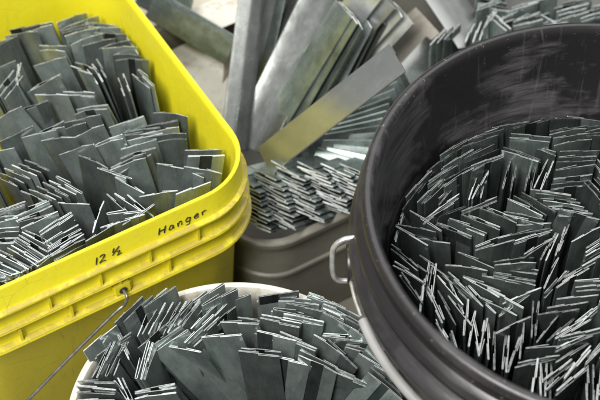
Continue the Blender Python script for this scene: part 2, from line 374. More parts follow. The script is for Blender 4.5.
# ------------------------------------------------------------------ folded sheet-metal strips
def centreline(kind, w):
    h = w / 2; r = random.choice((.00034, .00034, .00036, .0004, .00045, .0005, .0010)); gp = 2 * r; L = []; s1, s2 = random.uniform(0, .0008), random.uniform(0, .0008)
    def arc(cx, cy, a0, a1, n=4): return [(cx + r * math.cos(a0 + (a1 - a0) * k / n), cy + r * math.sin(a0 + (a1 - a0) * k / n)) for k in range(n + 1)]
    if kind == 'S':
        k1 = random.uniform(-.08, .12) * w; k2 = random.uniform(-.12, .08) * w
        L = [(k1, gp + s1)] + arc(-h + r, r, math.pi / 2, 1.5 * math.pi) + arc(h - r, -r, math.pi / 2, -math.pi / 2) + [(k2, -gp - s2)]
    elif kind == 'D':
        k = random.uniform(.10, .19) * w
        L = [(-k, gp + s1)] + arc(-h + r, r, math.pi / 2, 1.5 * math.pi) + arc(h - r, r, -math.pi / 2, math.pi / 2) + [(k, gp + s2)]
    elif kind == 'F':
        L = [(-h, 0), (-h * .3, .0002), (h * .3, .0002), (h, 0)]
    return L
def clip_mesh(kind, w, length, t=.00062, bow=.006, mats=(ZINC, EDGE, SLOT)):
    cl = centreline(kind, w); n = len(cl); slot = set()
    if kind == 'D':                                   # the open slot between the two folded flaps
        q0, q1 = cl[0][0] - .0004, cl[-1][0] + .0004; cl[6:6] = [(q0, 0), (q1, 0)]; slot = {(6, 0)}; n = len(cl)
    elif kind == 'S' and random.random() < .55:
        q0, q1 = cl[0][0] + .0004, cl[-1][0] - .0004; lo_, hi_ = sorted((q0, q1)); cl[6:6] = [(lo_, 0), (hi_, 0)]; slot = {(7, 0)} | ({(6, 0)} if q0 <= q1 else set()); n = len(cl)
    P = [Vector((x, y)) for x, y in cl]
    off = []
    for i in range(n):
        d = (P[min(i + 1, n - 1)] - P[max(i - 1, 0)]).normalized(); nn = Vector((-d.y, d.x)) * t / 2
        off.append((P[i] + nn, P[i] - nn))
    zs = [0, -.0015, -.012, -.05, -.11, -.19, -length] if length > .2 else [0, -.0015, -.03, -.08, -length]
    sh = random.uniform(-.035, .035); b1 = random.uniform(-bow, bow) * random.choice((.6, 1, 1.5)); tw = random.uniform(-.05, .05)
    cut = [random.choice((0, 0, .0012, .0026)) for _ in range(2)]; flare = random.uniform(-.0012, .0018)
    bm = bmesh.new(); rows = []
    for z in zs:
        row = []
        for side in (0, 1):
            for i in range(n):
                x, y = off[i][side]
                zz = z + (sh * x if z > -.05 else 0)
                if z > -.002:
                    e = abs(x) / (w / 2)
                    if e > .86: zz -= cut[x > 0]
                    zz += .00035 * math.sin(i * 2.1 + length * 900)
                yy = y + b1 * (z / length) ** 2 + (flare * (x / w) if z > -.02 else 0)
                a_ = tw * z / length; xr = x * math.cos(a_) - yy * math.sin(a_); yr = x * math.sin(a_) + yy * math.cos(a_)
                row.append(bm.verts.new((xr, yr, zz)))
        rows.append(row)
    for a_, b_ in zip(rows, rows[1:]):
        for i in range(n - 1):
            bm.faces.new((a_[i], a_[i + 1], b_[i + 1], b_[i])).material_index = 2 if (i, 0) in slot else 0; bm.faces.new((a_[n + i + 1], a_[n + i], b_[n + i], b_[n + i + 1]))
        bm.faces.new((a_[n], a_[0], b_[0], b_[n])).material_index = 0; bm.faces.new((a_[n - 1], a_[2 * n - 1], b_[2 * n - 1], b_[n - 1]))
    for i in range(n - 1):
        f_ = bm.faces.new((rows[0][i + 1], rows[0][i], rows[0][n + i], rows[0][n + i + 1])); f_.material_index = 1
        f_ = bm.faces.new((rows[-1][i], rows[-1][i + 1], rows[-1][n + i + 1], rows[-1][n + i])); f_.material_index = 1
    me = bpy.data.meshes.new('folded_strip'); bmesh.ops.recalc_face_normals(bm, faces=bm.faces); bm.to_mesh(me); bm.free()
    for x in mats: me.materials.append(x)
    me.polygons.foreach_set('use_smooth', [True] * len(me.polygons)); me.set_sharp_from_angle(angle=R(50))
    return me
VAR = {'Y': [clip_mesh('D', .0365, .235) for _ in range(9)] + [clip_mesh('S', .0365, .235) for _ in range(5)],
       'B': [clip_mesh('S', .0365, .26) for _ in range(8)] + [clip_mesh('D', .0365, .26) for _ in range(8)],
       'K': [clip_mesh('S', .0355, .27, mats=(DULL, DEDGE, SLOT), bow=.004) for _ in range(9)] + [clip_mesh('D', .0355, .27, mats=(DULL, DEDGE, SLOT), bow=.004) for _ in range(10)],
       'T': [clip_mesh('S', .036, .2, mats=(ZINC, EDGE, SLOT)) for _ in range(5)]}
KINDS = {'Y': ('hanger_strip', 'hanger strip', 'metal hanger', 'in the yellow bucket', 'hanger strips in the yellow bucket'),
         'B': ('seam_strip', 'grey strip', 'metal strip', 'in the white bucket', 'steel strips in the white bucket'),
         'K': ('folded_clip', 'folded clip', 'metal clip', 'in the black tub', 'folded clips in the black tub'),
         'T': ('duct_clip', 'pale clip', 'duct clip', 'in the grey tub', 'clips in the tub behind')}
CLIPS = '''
Y -0.2556 1.0779 0.2993 0.594 -0.117 0.255|slanting left, far centre in yellow bucket, leftmost
Y -0.2405 1.0711 0.3007 0.708 -0.043 0.265|slanting left, far centre in yellow bucket, rightmost
Y -0.2510 1.0688 0.2970 0.342 -0.089 0.197|slanting left, first of seven, far centre in yellow bucket
Y -0.2480 1.0611 0.2999 0.363 -0.079 0.168|slanting left, second of seven, far centre in yellow bucket
Y -0.2452 1.0567 0.3011 0.372 -0.128 0.250|slanting left, third of seven, far centre in yellow bucket
Y -0.2408 1.0463 0.3075 0.374 -0.120 0.217|slanting left, fourth of seven, far centre in yellow bucket
Y -0.2417 1.0532 0.2978 0.385 -0.090 0.199|slanting left, fifth of seven, far centre in yellow bucket
Y -0.2384 1.0467 0.2997 0.419 -0.137 0.273|slanting left, sixth of seven, far centre in yellow bucket
Y -0.2333 1.0320 0.3106 0.401 -0.134 0.230|slanting left, seventh of seven, far centre in yellow bucket
Y -0.2252 1.0685 0.2978 -0.152 -0.015 0.271|broadside, first of seven, far centre in yellow bucket
Y -0.2221 1.0649 0.3015 -0.164 -0.011 0.255|broadside, second of seven, far centre in yellow bucket
Y -0.2227 1.0638 0.2972 -0.113 -0.032 0.301|broadside, third of seven, far centre in yellow bucket
Y -0.2167 1.0558 0.3038 -0.157 -0.019 0.250|broadside, fourth of seven, far right in yellow bucket
Y -0.2205 1.0596 0.2948 -0.110 -0.005 0.244|broadside, fifth of seven, far centre in yellow bucket
Y -0.2174 1.0549 0.2961 -0.127 -0.032 0.274|broadside, sixth of seven, far right in yellow bucket
Y -0.2087 1.0430 0.3071 -0.128 -0.030 0.255|broadside, seventh of seven, far right in yellow bucket
Y -0.2264 1.0688 0.2946 -0.143 -0.001 0.282|broadside, far centre in yellow bucket, rightmost
Y -0.2202 1.0441 0.2989 0.355 -0.040 0.231|slanting left, rear of a pair, far centre in yellow bucket
Y -0.2191 1.0277 0.3097 0.409 -0.063 0.197|slanting left, front of a pair, far centre in yellow bucket
Y -0.2004 1.0226 0.3120 0.415 -0.011 0.223|slanting left, far right in yellow bucket
Y -0.2046 1.0296 0.3013 0.162 -0.020 0.237|broadside, rear of a pair, far right in yellow bucket, leftmost
Y -0.1955 1.0167 0.3120 0.135 -0.040 0.271|broadside, front of a pair, far right in yellow bucket, leftmost
Y -0.1907 1.0119 0.3058 -0.120 -0.028 0.250|broadside, rear of a pair, far right in yellow bucket, rightmost
Y -0.1798 0.9932 0.3177 -0.105 -0.028 0.238|broadside, front of a pair, far right in yellow bucket, rightmost
Y -0.1900 1.0357 0.3002 -1.073 0.046 0.169|angled right, first of three, far right in yellow bucket
Y -0.1909 1.0365 0.2980 -1.084 0.044 0.179|angled right, second of three, far right in yellow bucket
Y -0.1846 1.0277 0.3065 -1.085 0.038 0.192|angled right, third of three, far right in yellow bucket
Y -0.1624 0.9638 0.3204 -0.933 -0.112 0.269|angled right, rear of a pair, mid-far right in yellow bucket
Y -0.1683 0.9613 0.3157 -0.949 -0.086 0.173|angled right, front of a pair, mid-far right in yellow bucket
Y -0.1813 0.9526 0.3247 -1.241 -0.152 0.163|edge-on, rear of a pair, mid-far right in yellow bucket
Y -0.1884 0.9567 0.3153 -1.255 -0.189 0.201|edge-on, front of a pair, mid-far right in yellow bucket
Y -0.2295 0.9923 0.3086 -0.680 -0.237 0.162|slanting right, rear of a pair, mid-far centre in yellow bucket
Y -0.2318 0.9746 0.3192 -0.664 -0.279 0.131|slanting right, front of a pair, mid-far centre in yellow bucket
Y -0.2106 0.9762 0.3212 -1.119 -0.198 0.114|edge-on, first of three, mid-far centre in yellow bucket
Y -0.2154 0.9724 0.3187 -1.101 -0.244 0.138|edge-on, second of three, mid-far centre in yellow bucket
Y -0.2214 0.9730 0.3125 -1.079 -0.242 0.142|edge-on, third of three, mid-far centre in yellow bucket
Y -0.3056 1.0595 0.3009 0.018 -0.241 0.087|broadside, rear of a pair, far left in yellow bucket
Y -0.3068 1.0421 0.3082 -0.034 -0.243 0.153|broadside, front of a pair, far left in yellow bucket
Y -0.2946 1.0654 0.2969 0.234 -0.231 0.123|slanting left, rear of a pair, far left in yellow bucket, rightmost
Y -0.2926 1.0526 0.3040 0.238 -0.258 0.127|slanting left, front of a pair, far left in yellow bucket, rightmost
Y -0.3274 1.0376 0.3013 0.491 -0.186 0.105|slanting left, rear of a pair, far left in yellow bucket, leftmost
Y -0.3249 1.0240 0.3094 0.465 -0.228 0.140|slanting left, front of a pair, far left in yellow bucket, leftmost
Y -0.2695 0.9951 0.3115 0.016 -0.385 0.208|broadside, far centre in yellow bucket, leftmost
Y -0.2702 1.0258 0.3047 -0.361 -0.289 0.181|slanting right, rear of a pair, far centre in yellow bucket
Y -0.2681 1.0097 0.3143 -0.462 -0.301 0.154|slanting right, front of a pair, far centre in yellow bucket
Y -0.2695 0.9624 0.3146 0.225 -0.415 0.214|broadside, rear of a pair, mid-far left in yellow bucket, rightmost
Y -0.2687 0.9509 0.3219 0.266 -0.407 0.188|broadside, front of a pair, mid-far left in yellow bucket, rightmost
Y -0.2580 0.9329 0.3249 -0.194 -0.214 0.099|broadside, mid-far centre in yellow bucket
Y -0.2314 0.9432 0.3181 -0.268 -0.250 0.139|broadside, rear of a pair, mid-far centre in yellow bucket, leftmost
Y -0.2302 0.9366 0.3203 -0.235 -0.238 0.101|broadside, front of a pair, mid-far centre in yellow bucket, leftmost
Y -0.3197 0.9795 0.3194 0.509 -0.231 0.125|slanting left, rear of a pair, mid-far left in yellow bucket
Y -0.3231 0.9829 0.3106 0.469 -0.227 0.166|slanting left, front of a pair, mid-far left in yellow bucket
Y -0.2973 0.9705 0.3209 -1.425 -0.241 0.169|edge-on, rear of a pair, mid-far left in yellow bucket
Y -0.2972 0.9661 0.3207 -1.356 -0.313 0.089|edge-on, front of a pair, mid-far left in yellow bucket
Y -0.3111 0.9607 0.3168 1.233 -0.291 0.158|angled left, first of three, mid-far left in yellow bucket
Y -0.3041 0.9504 0.3224 1.206 -0.271 0.129|angled left, second of three, mid-far left in yellow bucket
Y -0.2984 0.9471 0.3212 1.160 -0.243 0.145|angled left, third of three, mid-far left in yellow bucket
Y -0.3018 0.9060 0.3234 0.357 -0.498 0.102|slanting left, mid-far left in yellow bucket
Y -0.2780 0.9213 0.3205 0.225 -0.228 0.118|broadside, rear of a pair, mid-far left in yellow bucket, leftmost
Y -0.2792 0.9193 0.3185 0.251 -0.206 0.134|broadside, front of a pair, mid-far left in yellow bucket, leftmost
Y -0.2154 0.9227 0.3182 -0.139 -0.357 0.222|broadside, rear of a pair, mid-far centre in yellow bucket, rightmost
Y -0.2151 0.9089 0.3278 -0.182 -0.375 0.218|broadside, front of a pair, mid-far centre in yellow bucket, rightmost
Y -0.2212 0.8951 0.3294 0.147 -0.226 0.156|broadside, rear of a pair, mid-far centre in yellow bucket, second from left
Y -0.2246 0.8986 0.3200 0.176 -0.283 0.105|broadside, front of a pair, middle centre in yellow bucket, leftmost
Y -0.1751 0.8895 0.3309 0.307 -0.216 0.185|slanting left, rear of a pair, middle right in yellow bucket, leftmost
Y -0.1757 0.8898 0.3259 0.316 -0.175 0.085|slanting left, front of a pair, middle right in yellow bucket, leftmost
Y -0.2348 0.8855 0.3259 0.328 -0.202 0.139|slanting left, middle centre in yellow bucket
Y -0.2143 0.8744 0.3327 0.397 -0.297 0.107|slanting left, rear of a pair, middle centre in yellow bucket
Y -0.2182 0.8786 0.3228 0.406 -0.230 0.122|slanting left, front of a pair, middle centre in yellow bucket
Y -0.1942 0.8598 0.3356 0.229 -0.304 0.102|broadside, rear of a pair, middle right in yellow bucket, leftmost
Y -0.1944 0.8567 0.3347 0.276 -0.235 0.126|broadside, front of a pair, middle centre in yellow bucket, rightmost
Y -0.1600 0.8873 0.3222 0.139 -0.142 0.162|broadside, first of three, middle right in yellow bucket
Y -0.1582 0.8787 0.3261 0.136 -0.140 0.179|broadside, second of three, middle right in yellow bucket
Y -0.1556 0.8709 0.3291 0.158 -0.131 0.120|broadside, third of three, middle right in yellow bucket
Y -0.2845 0.8720 0.3315 0.334 -0.282 0.145|slanting left, middle left in yellow bucket
Y -0.2561 0.8872 0.3235 0.309 -0.286 0.120|slanting left, rear of a pair, middle left in yellow bucket
Y -0.2555 0.8785 0.3280 0.304 -0.227 0.126|slanting left, front of a pair, middle left in yellow bucket
Y -0.2618 0.8726 0.3322 0.098 -0.196 0.156|broadside, middle left in yellow bucket, rightmost
Y -0.2417 0.8633 0.3352 -0.103 -0.306 0.060|broadside, middle centre in yellow bucket, leftmost
Y -0.2215 0.8489 0.3355 0.142 -0.335 0.163|broadside, middle centre in yellow bucket, rightmost
Y -0.3009 0.8526 0.3284 -0.006 -0.254 0.126|broadside, middle left in yellow bucket, leftmost
Y -0.2038 0.8357 0.3331 -0.561 -0.028 0.192|slanting right, middle centre in yellow bucket
Y -0.1788 0.8196 0.3331 -0.525 -0.162 0.053|slanting right, mid-near right in yellow bucket, second from left
Y -0.1829 0.8147 0.3404 -0.554 -0.168 0.046|slanting right, mid-near right in yellow bucket, leftmost
Y -0.1642 0.7986 0.3396 -0.639 0.004 0.029|slanting right, mid-near right in yellow bucket, third from left
Y -0.1680 0.8314 0.3397 0.434 -0.188 0.059|slanting left, rear of a pair, middle right in yellow bucket, rightmost
Y -0.1687 0.8284 0.3375 0.383 -0.164 0.099|slanting left, front of a pair, middle right in yellow bucket, rightmost
Y -0.1623 0.8328 0.3331 0.519 -0.170 0.034|slanting left, middle right in yellow bucket, leftmost
Y -0.1611 0.8627 0.3273 0.250 -0.152 0.152|broadside, rear of a pair, middle right in yellow bucket, second from left
Y -0.1610 0.8489 0.3315 0.231 -0.142 0.134|broadside, front of a pair, middle right in yellow bucket, leftmost
Y -0.2579 0.8291 0.3350 -0.605 -0.251 0.141|slanting right, first of six, middle left in yellow bucket
Y -0.2640 0.8247 0.3355 -0.612 -0.269 0.123|slanting right, second of six, middle left in yellow bucket
Y -0.2675 0.8165 0.3407 -0.624 -0.202 0.160|slanting right, third of six, mid-near left in yellow bucket
Y -0.2752 0.8161 0.3361 -0.613 -0.199 0.067|slanting right, fourth of six, mid-near left in yellow bucket
Y -0.2815 0.8145 0.3335 -0.621 -0.189 0.074|slanting right, fifth of six, mid-near left in yellow bucket, leftmost
Y -0.2865 0.8081 0.3362 -0.614 -0.227 0.083|slanting right, sixth of six, mid-near left in yellow bucket, leftmost
Y -0.2222 0.7995 0.3411 -0.616 -0.164 0.085|slanting right, first of six, mid-near centre in yellow bucket
Y -0.2293 0.8000 0.3363 -0.595 -0.182 0.063|slanting right, second of six, mid-near centre in yellow bucket
Y -0.2331 0.7894 0.3451 -0.628 -0.171 0.067|slanting right, third of six, mid-near centre in yellow bucket
Y -0.2406 0.7915 0.3389 -0.617 -0.189 0.082|slanting right, fourth of six, mid-near centre in yellow bucket
Y -0.2451 0.7815 0.3481 -0.590 -0.223 0.035|slanting right, fifth of six, mid-near left in yellow bucket, rightmost
Y -0.2528 0.7841 0.3412 -0.584 -0.124 0.059|slanting right, sixth of six, mid-near left in yellow bucket, rightmost
Y -0.1329 0.9065 0.3254 -0.239 -0.009 0.155|broadside, mid-far right in yellow bucket
Y -0.0957 0.8515 0.3307 0.101 0.131 0.083|broadside, middle right in yellow bucket, second from left
Y -0.0922 0.8405 0.3353 0.177 0.141 0.028|broadside, middle right in yellow bucket, rightmost
Y -0.1214 0.8231 0.3397 -0.140 0.028 0.001|broadside, middle right in yellow bucket, leftmost
Y -0.0943 0.8191 0.3391 -0.091 0.147 -0.012|broadside, mid-near right in yellow bucket, rightmost
Y -0.1113 0.8219 0.3335 -0.345 0.071 -0.025|slanting right, mid-near right in yellow bucket, rightmost
Y -0.1018 0.7923 0.3438 0.527 0.139 -0.014|slanting left, mid-near right in yellow bucket, rightmost
Y -0.1345 0.7849 0.3443 0.210 -0.005 -0.085|broadside, mid-near right in yellow bucket, second from left
Y -0.1423 0.8944 0.3228 0.286 -0.063 0.181|slanting left, middle right in yellow bucket, second from left
Y -0.1406 0.8837 0.3247 0.311 -0.065 0.178|slanting left, middle right in yellow bucket, rightmost
Y -0.1324 0.8701 0.3338 0.163 -0.033 0.124|broadside, rear of a pair, middle right in yellow bucket, rightmost
Y -0.1328 0.8684 0.3268 0.164 -0.030 0.145|broadside, front of a pair, middle right in yellow bucket, rightmost
Y -0.2174 0.7747 0.3414 -0.137 -0.125 0.015|broadside, mid-near centre in yellow bucket
Y -0.1895 0.7598 0.3426 1.361 0.005 -0.054|edge-on, mid-near centre in yellow bucket
Y -0.1627 0.7599 0.3479 0.199 -0.049 -0.116|broadside, mid-near right in yellow bucket, leftmost
Y -0.1720 0.7743 0.3395 -0.786 -0.062 -0.100|angled right, rear of a pair, mid-near right in yellow bucket
Y -0.1621 0.7720 0.3456 -0.678 -0.037 -0.114|angled right, front of a pair, mid-near right in yellow bucket
Y -0.1511 0.7725 0.3416 -0.734 -0.013 -0.130|slanting right, mid-near right in yellow bucket, fourth from left
Y -0.1680 0.7469 0.3480 0.299 -0.033 -0.141|slanting left, near right in yellow bucket
Y -0.1623 0.7492 0.3473 0.343 0.009 -0.122|slanting left, mid-near right in yellow bucket, leftmost
Y -0.2287 0.7512 0.3442 0.776 -0.027 0.038|slanting left, first of nine, mid-near centre in yellow bucket
Y -0.2254 0.7424 0.3499 0.786 0.022 0.023|slanting left, second of nine, near centre in yellow bucket
Y -0.2250 0.7460 0.3393 0.741 0.067 0.062|slanting left, third of nine, near centre in yellow bucket
Y -0.2207 0.7358 0.3461 0.752 0.059 0.005|slanting left, fourth of nine, near centre in yellow bucket
Y -0.2171 0.7280 0.3500 0.702 0.119 0.004|slanting left, fifth of nine, near centre in yellow bucket
Y -0.2158 0.7243 0.3487 0.690 0.071 -0.044|slanting left, sixth of nine, near centre in yellow bucket
Y -0.2131 0.7205 0.3481 0.698 0.074 -0.067|slanting left, seventh of nine, near centre in yellow bucket
Y -0.2124 0.7183 0.3476 0.683 0.117 -0.052|slanting left, eighth of nine, near centre in yellow bucket
Y -0.2112 0.7197 0.3394 0.675 0.109 -0.057|slanting left, ninth of nine, near centre in yellow bucket
Y -0.2572 0.7708 0.3416 0.375 -0.145 0.086|slanting left, first of five, mid-near left in yellow bucket
Y -0.2524 0.7621 0.3481 0.386 -0.165 0.074|slanting left, second of five, mid-near left in yellow bucket
Y -0.2499 0.7602 0.3449 0.421 -0.152 0.040|slanting left, third of five, mid-near left in yellow bucket
Y -0.2460 0.7545 0.3474 0.410 -0.100 0.056|slanting left, fourth of five, mid-near left in yellow bucket
Y -0.2427 0.7491 0.3484 0.441 -0.124 0.021|slanting left, fifth of five, mid-near left in yellow bucket
Y -0.2753 0.7633 0.3497 0.343 -0.180 0.097|slanting left, first of three, mid-near left in yellow bucket
Y -0.2753 0.7601 0.3496 0.307 -0.153 0.078|slanting left, second of three, mid-near left in yellow bucket
Y -0.2773 0.7616 0.3432 0.306 -0.118 0.065|slanting left, third of three, mid-near left in yellow bucket
Y -0.2813 0.7562 0.3443 0.095 -0.130 0.076|broadside, first of six, mid-near left in yellow bucket
Y -0.2822 0.7521 0.3413 0.104 -0.176 0.051|broadside, second of six, near left in yellow bucket
Y -0.2808 0.7450 0.3429 0.090 -0.085 0.044|broadside, third of six, near left in yellow bucket
Y -0.2812 0.7401 0.3402 0.110 -0.116 0.054|broadside, fourth of six, near left in yellow bucket
Y -0.2789 0.7309 0.3442 0.109 -0.097 0.021|broadside, fifth of six, near left in yellow bucket
Y -0.2791 0.7257 0.3438 0.132 -0.057 0.025|broadside, sixth of six, near left in yellow bucket
Y -0.2398 0.7313 0.3462 -0.508 0.029 -0.043|slanting right, first of seven, near left in yellow bucket
Y -0.2423 0.7286 0.3441 -0.538 0.106 -0.005|slanting right, second of seven, near left in yellow bucket
Y -0.2434 0.7222 0.3472 -0.541 0.119 -0.021|slanting right, third of seven, near left in yellow bucket
Y -0.2457 0.7179 0.3484 -0.548 0.075 -0.059|slanting right, fourth of seven, near left in yellow bucket
Y -0.2491 0.7170 0.3439 -0.556 0.053 -0.070|slanting right, fifth of seven, near left in yellow bucket
Y -0.2508 0.7124 0.3449 -0.549 0.062 -0.080|slanting right, sixth of seven, near left in yellow bucket
Y -0.2539 0.7097 0.3452 -0.582 0.109 -0.056|slanting right, seventh of seven, near left in yellow bucket
Y -0.2594 0.7048 0.3489 -0.458 0.102 -0.061|slanting right, first of eight, near left in yellow bucket
Y -0.2628 0.7028 0.3482 -0.450 0.097 -0.063|slanting right, second of eight, near left in yellow bucket
Y -0.2658 0.7020 0.3392 -0.443 0.107 -0.060|slanting right, third of eight, near left in yellow bucket
Y -0.2693 0.6987 0.3479 -0.429 0.088 -0.077|slanting right, fourth of eight, near left in yellow bucket
Y -0.2722 0.6976 0.3406 -0.402 0.065 -0.089|slanting right, fifth of eight, near left in yellow bucket
Y -0.2759 0.6938 0.3506 -0.395 0.044 -0.130|slanting right, sixth of eight, near left in yellow bucket
Y -0.2786 0.6925 0.3456 -0.384 0.087 -0.114|slanting right, seventh of eight, near left in yellow bucket
Y -0.2820 0.6911 0.3420 -0.371 0.079 -0.128|slanting right, eighth of eight, near left in yellow bucket
Y -0.2475 0.6978 0.3426 0.670 0.064 -0.105|slanting left, near left in yellow bucket
Y -0.2238 0.7122 0.3489 0.724 0.016 -0.126|slanting left, rear of a pair, near centre in yellow bucket
Y -0.2253 0.7106 0.3469 0.675 -0.027 -0.153|slanting left, front of a pair, near centre in yellow bucket
Y -0.2103 0.7214 0.3408 0.721 0.107 -0.062|slanting left, near centre in yellow bucket, leftmost
Y -0.1832 0.7367 0.3470 0.719 0.075 -0.084|slanting left, near centre in yellow bucket, rightmost
Y -0.1509 0.7564 0.3479 0.745 0.030 -0.113|slanting left, mid-near right in yellow bucket, second from left
Y -0.3229 0.8739 0.3286 -0.435 -0.227 0.151|slanting right, first of three, middle left in yellow bucket
Y -0.3208 0.8539 0.3356 -0.419 -0.238 0.177|slanting right, second of three, middle left in yellow bucket
Y -0.3217 0.8433 0.3323 -0.419 -0.239 0.049|slanting right, third of three, middle left in yellow bucket
Y -0.3024 0.8040 0.3446 -0.544 -0.169 0.058|slanting right, first of three, mid-near left in yellow bucket, rightmost
Y -0.3052 0.8054 0.3383 -0.549 -0.128 0.115|slanting right, second of three, mid-near left in yellow bucket, rightmost
Y -0.3047 0.7989 0.3416 -0.545 -0.219 0.106|slanting right, third of three, mid-near left in yellow bucket
Y -0.3130 0.7798 0.3444 -0.531 -0.198 0.128|slanting right, first of three, mid-near left in yellow bucket, leftmost
Y -0.3115 0.7574 0.3460 -0.533 -0.156 0.037|slanting right, second of three, mid-near left in yellow bucket, leftmost
Y -0.3127 0.7412 0.3396 -0.499 -0.164 0.059|slanting right, third of three, near left in yellow bucket, leftmost
Y -0.3312 0.9493 0.3213 -0.491 -0.247 0.089|slanting right, first of three, mid-far left in yellow bucket
Y -0.3321 0.9437 0.3232 -0.486 -0.278 0.135|slanting right, second of three, mid-far left in yellow bucket
Y -0.3313 0.9385 0.3234 -0.495 -0.239 0.099|slanting right, third of three, mid-far left in yellow bucket
Y -0.2918 0.6960 0.3467 -0.556 -0.042 -0.106|slanting right, first of four, near left in yellow bucket
Y -0.2907 0.6880 0.3459 -0.547 -0.029 -0.136|slanting right, second of four, near left in yellow bucket
Y -0.2931 0.6849 0.3508 -0.478 -0.051 -0.156|slanting right, third of four, near left in yellow bucket
Y -0.2945 0.6848 0.3392 -0.421 -0.033 -0.144|slanting right, fourth of four, near left in yellow bucket
Y -0.2912 0.6846 0.3405 -0.297 -0.020 -0.156|slanting right, first of three, near left in yellow bucket
Y -0.2929 0.6825 0.3483 -0.272 -0.031 -0.183|slanting right, second of three, near left in yellow bucket
Y -0.2947 0.6823 0.3445 -0.291 -0.062 -0.201|slanting right, third of three, near left in yellow bucket, rightmost
Y -0.2679 0.6874 0.3400 0.340 -0.033 -0.155|slanting left, rear of a pair, near left in yellow bucket
Y -0.2690 0.6866 0.3443 0.316 0.002 -0.145|slanting left, front of a pair, near left in yellow bucket
Y -0.2872 0.6873 0.3484 -0.398 -0.026 -0.138|slanting right, rear of a pair, near left in yellow bucket
Y -0.2889 0.6868 0.3430 -0.379 -0.062 -0.159|slanting right, front of a pair, near left in yellow bucket
B -0.0535 0.6390 0.3427 -0.221 -0.201 0.067|broadside, middle centre in white bucket, second from left
B -0.0376 0.6481 0.3320 -0.208 0.063 0.138|broadside, middle centre in white bucket, rightmost
B -0.0686 0.6231 0.3460 -0.067 -0.189 0.023|broadside, middle centre in white bucket, leftmost
B -0.0341 0.6126 0.3402 -0.221 -0.106 0.024|broadside, rear of a pair, near centre in white bucket
B -0.0358 0.6078 0.3410 -0.227 -0.064 0.020|broadside, front of a pair, near centre in white bucket
B -0.0068 0.6041 0.3351 -0.222 0.071 0.000|broadside, near right in white bucket, leftmost
B -0.0206 0.6251 0.3428 -0.293 0.004 0.133|slanting right, rear of a pair, middle centre in white bucket
B -0.0226 0.6255 0.3364 -0.319 0.030 0.078|slanting right, front of a pair, middle centre in white bucket, leftmost
B -0.0164 0.6447 0.3396 -0.238 0.052 0.140|slanting right, rear of a pair, middle right in white bucket, leftmost
B -0.0178 0.6390 0.3424 -0.295 0.045 0.088|slanting right, front of a pair, middle centre in white bucket, rightmost
B -0.0058 0.6494 0.3436 -0.167 0.084 0.143|broadside, rear of a pair, middle right in white bucket, leftmost
B -0.0076 0.6507 0.3375 -0.148 0.086 0.207|broadside, front of a pair, middle right in white bucket, leftmost
B -0.0192 0.6725 0.3388 0.273 -0.021 0.202|slanting left, rear of a pair, far centre in white bucket
B -0.0208 0.6717 0.3347 0.270 -0.058 0.272|slanting left, front of a pair, far centre in white bucket
B -0.0030 0.6717 0.3326 -0.059 0.056 0.261|broadside, rear of a pair, far right in white bucket
B -0.0010 0.6612 0.3411 -0.064 0.004 0.292|broadside, front of a pair, far right in white bucket
B 0.0248 0.6689 0.3335 -0.373 0.183 0.182|slanting right, rear of a pair, far right in white bucket
B 0.0237 0.6663 0.3324 -0.335 0.202 0.219|slanting right, front of a pair, far right in white bucket
B 0.0380 0.6574 0.3374 -0.353 0.241 0.157|slanting right, first of four, far right in white bucket
B 0.0373 0.6496 0.3419 -0.394 0.289 0.058|slanting right, second of four, middle right in white bucket
B 0.0365 0.6470 0.3386 -0.429 0.256 0.137|slanting right, third of four, middle right in white bucket
B 0.0364 0.6401 0.3421 -0.430 0.298 0.091|slanting right, fourth of four, middle right in white bucket
B 0.0056 0.6546 0.3437 -0.233 0.116 0.210|slanting right, first of five, far right in white bucket
B 0.0049 0.6568 0.3351 -0.244 0.122 0.159|slanting right, second of five, far right in white bucket
B 0.0048 0.6525 0.3355 -0.211 0.127 0.158|slanting right, third of five, middle right in white bucket
B 0.0034 0.6444 0.3417 -0.201 0.094 0.141|slanting right, fourth of five, middle right in white bucket
B 0.0025 0.6437 0.3372 -0.201 0.114 0.168|slanting right, fifth of five, middle right in white bucket
B 0.0392 0.6325 0.3330 -0.027 0.189 0.035|broadside, rear of a pair, middle right in white bucket, rightmost
B 0.0378 0.6248 0.3390 -0.052 0.221 0.003|broadside, front of a pair, middle right in white bucket, rightmost
B 0.0489 0.6192 0.3417 -0.042 0.211 -0.029|broadside, middle right in white bucket
B 0.0582 0.6154 0.3352 -0.164 0.250 0.022|broadside, rear of a pair, near right in white bucket
B 0.0574 0.6115 0.3373 -0.151 0.252 -0.015|broadside, front of a pair, near right in white bucket
B 0.0268 0.6157 0.3405 -0.641 0.149 -0.037|slanting right, near right in white bucket, third from left
B 0.0373 0.6095 0.3382 -0.791 0.234 -0.037|angled right, near right in white bucket
B -0.0013 0.6211 0.3418 -0.486 0.080 0.113|slanting right, rear of a pair, middle right in white bucket, second from left
B -0.0028 0.6190 0.3404 -0.454 0.087 0.144|slanting right, front of a pair, middle right in white bucket, leftmost
B 0.0165 0.6069 0.3335 -0.400 0.136 -0.014|slanting right, rear of a pair, near right in white bucket, leftmost
B 0.0155 0.5977 0.3419 -0.420 0.109 0.028|slanting right, front of a pair, near right in white bucket, leftmost
B 0.0473 0.5866 0.3361 -0.399 0.139 -0.048|slanting right, rear of a pair, near right in white bucket, second from left
B 0.0468 0.5854 0.3326 -0.406 0.177 -0.125|slanting right, front of a pair, near right in white bucket, second from left
B 0.0663 0.5990 0.3364 -0.486 0.292 -0.011|slanting right, near right in white bucket, fifth from left
B 0.0725 0.6001 0.3436 -0.629 0.418 0.012|slanting right, near right in white bucket, rightmost
B 0.0750 0.5827 0.3352 -0.600 0.350 -0.010|slanting right, rear of a pair, near right in white bucket, rightmost
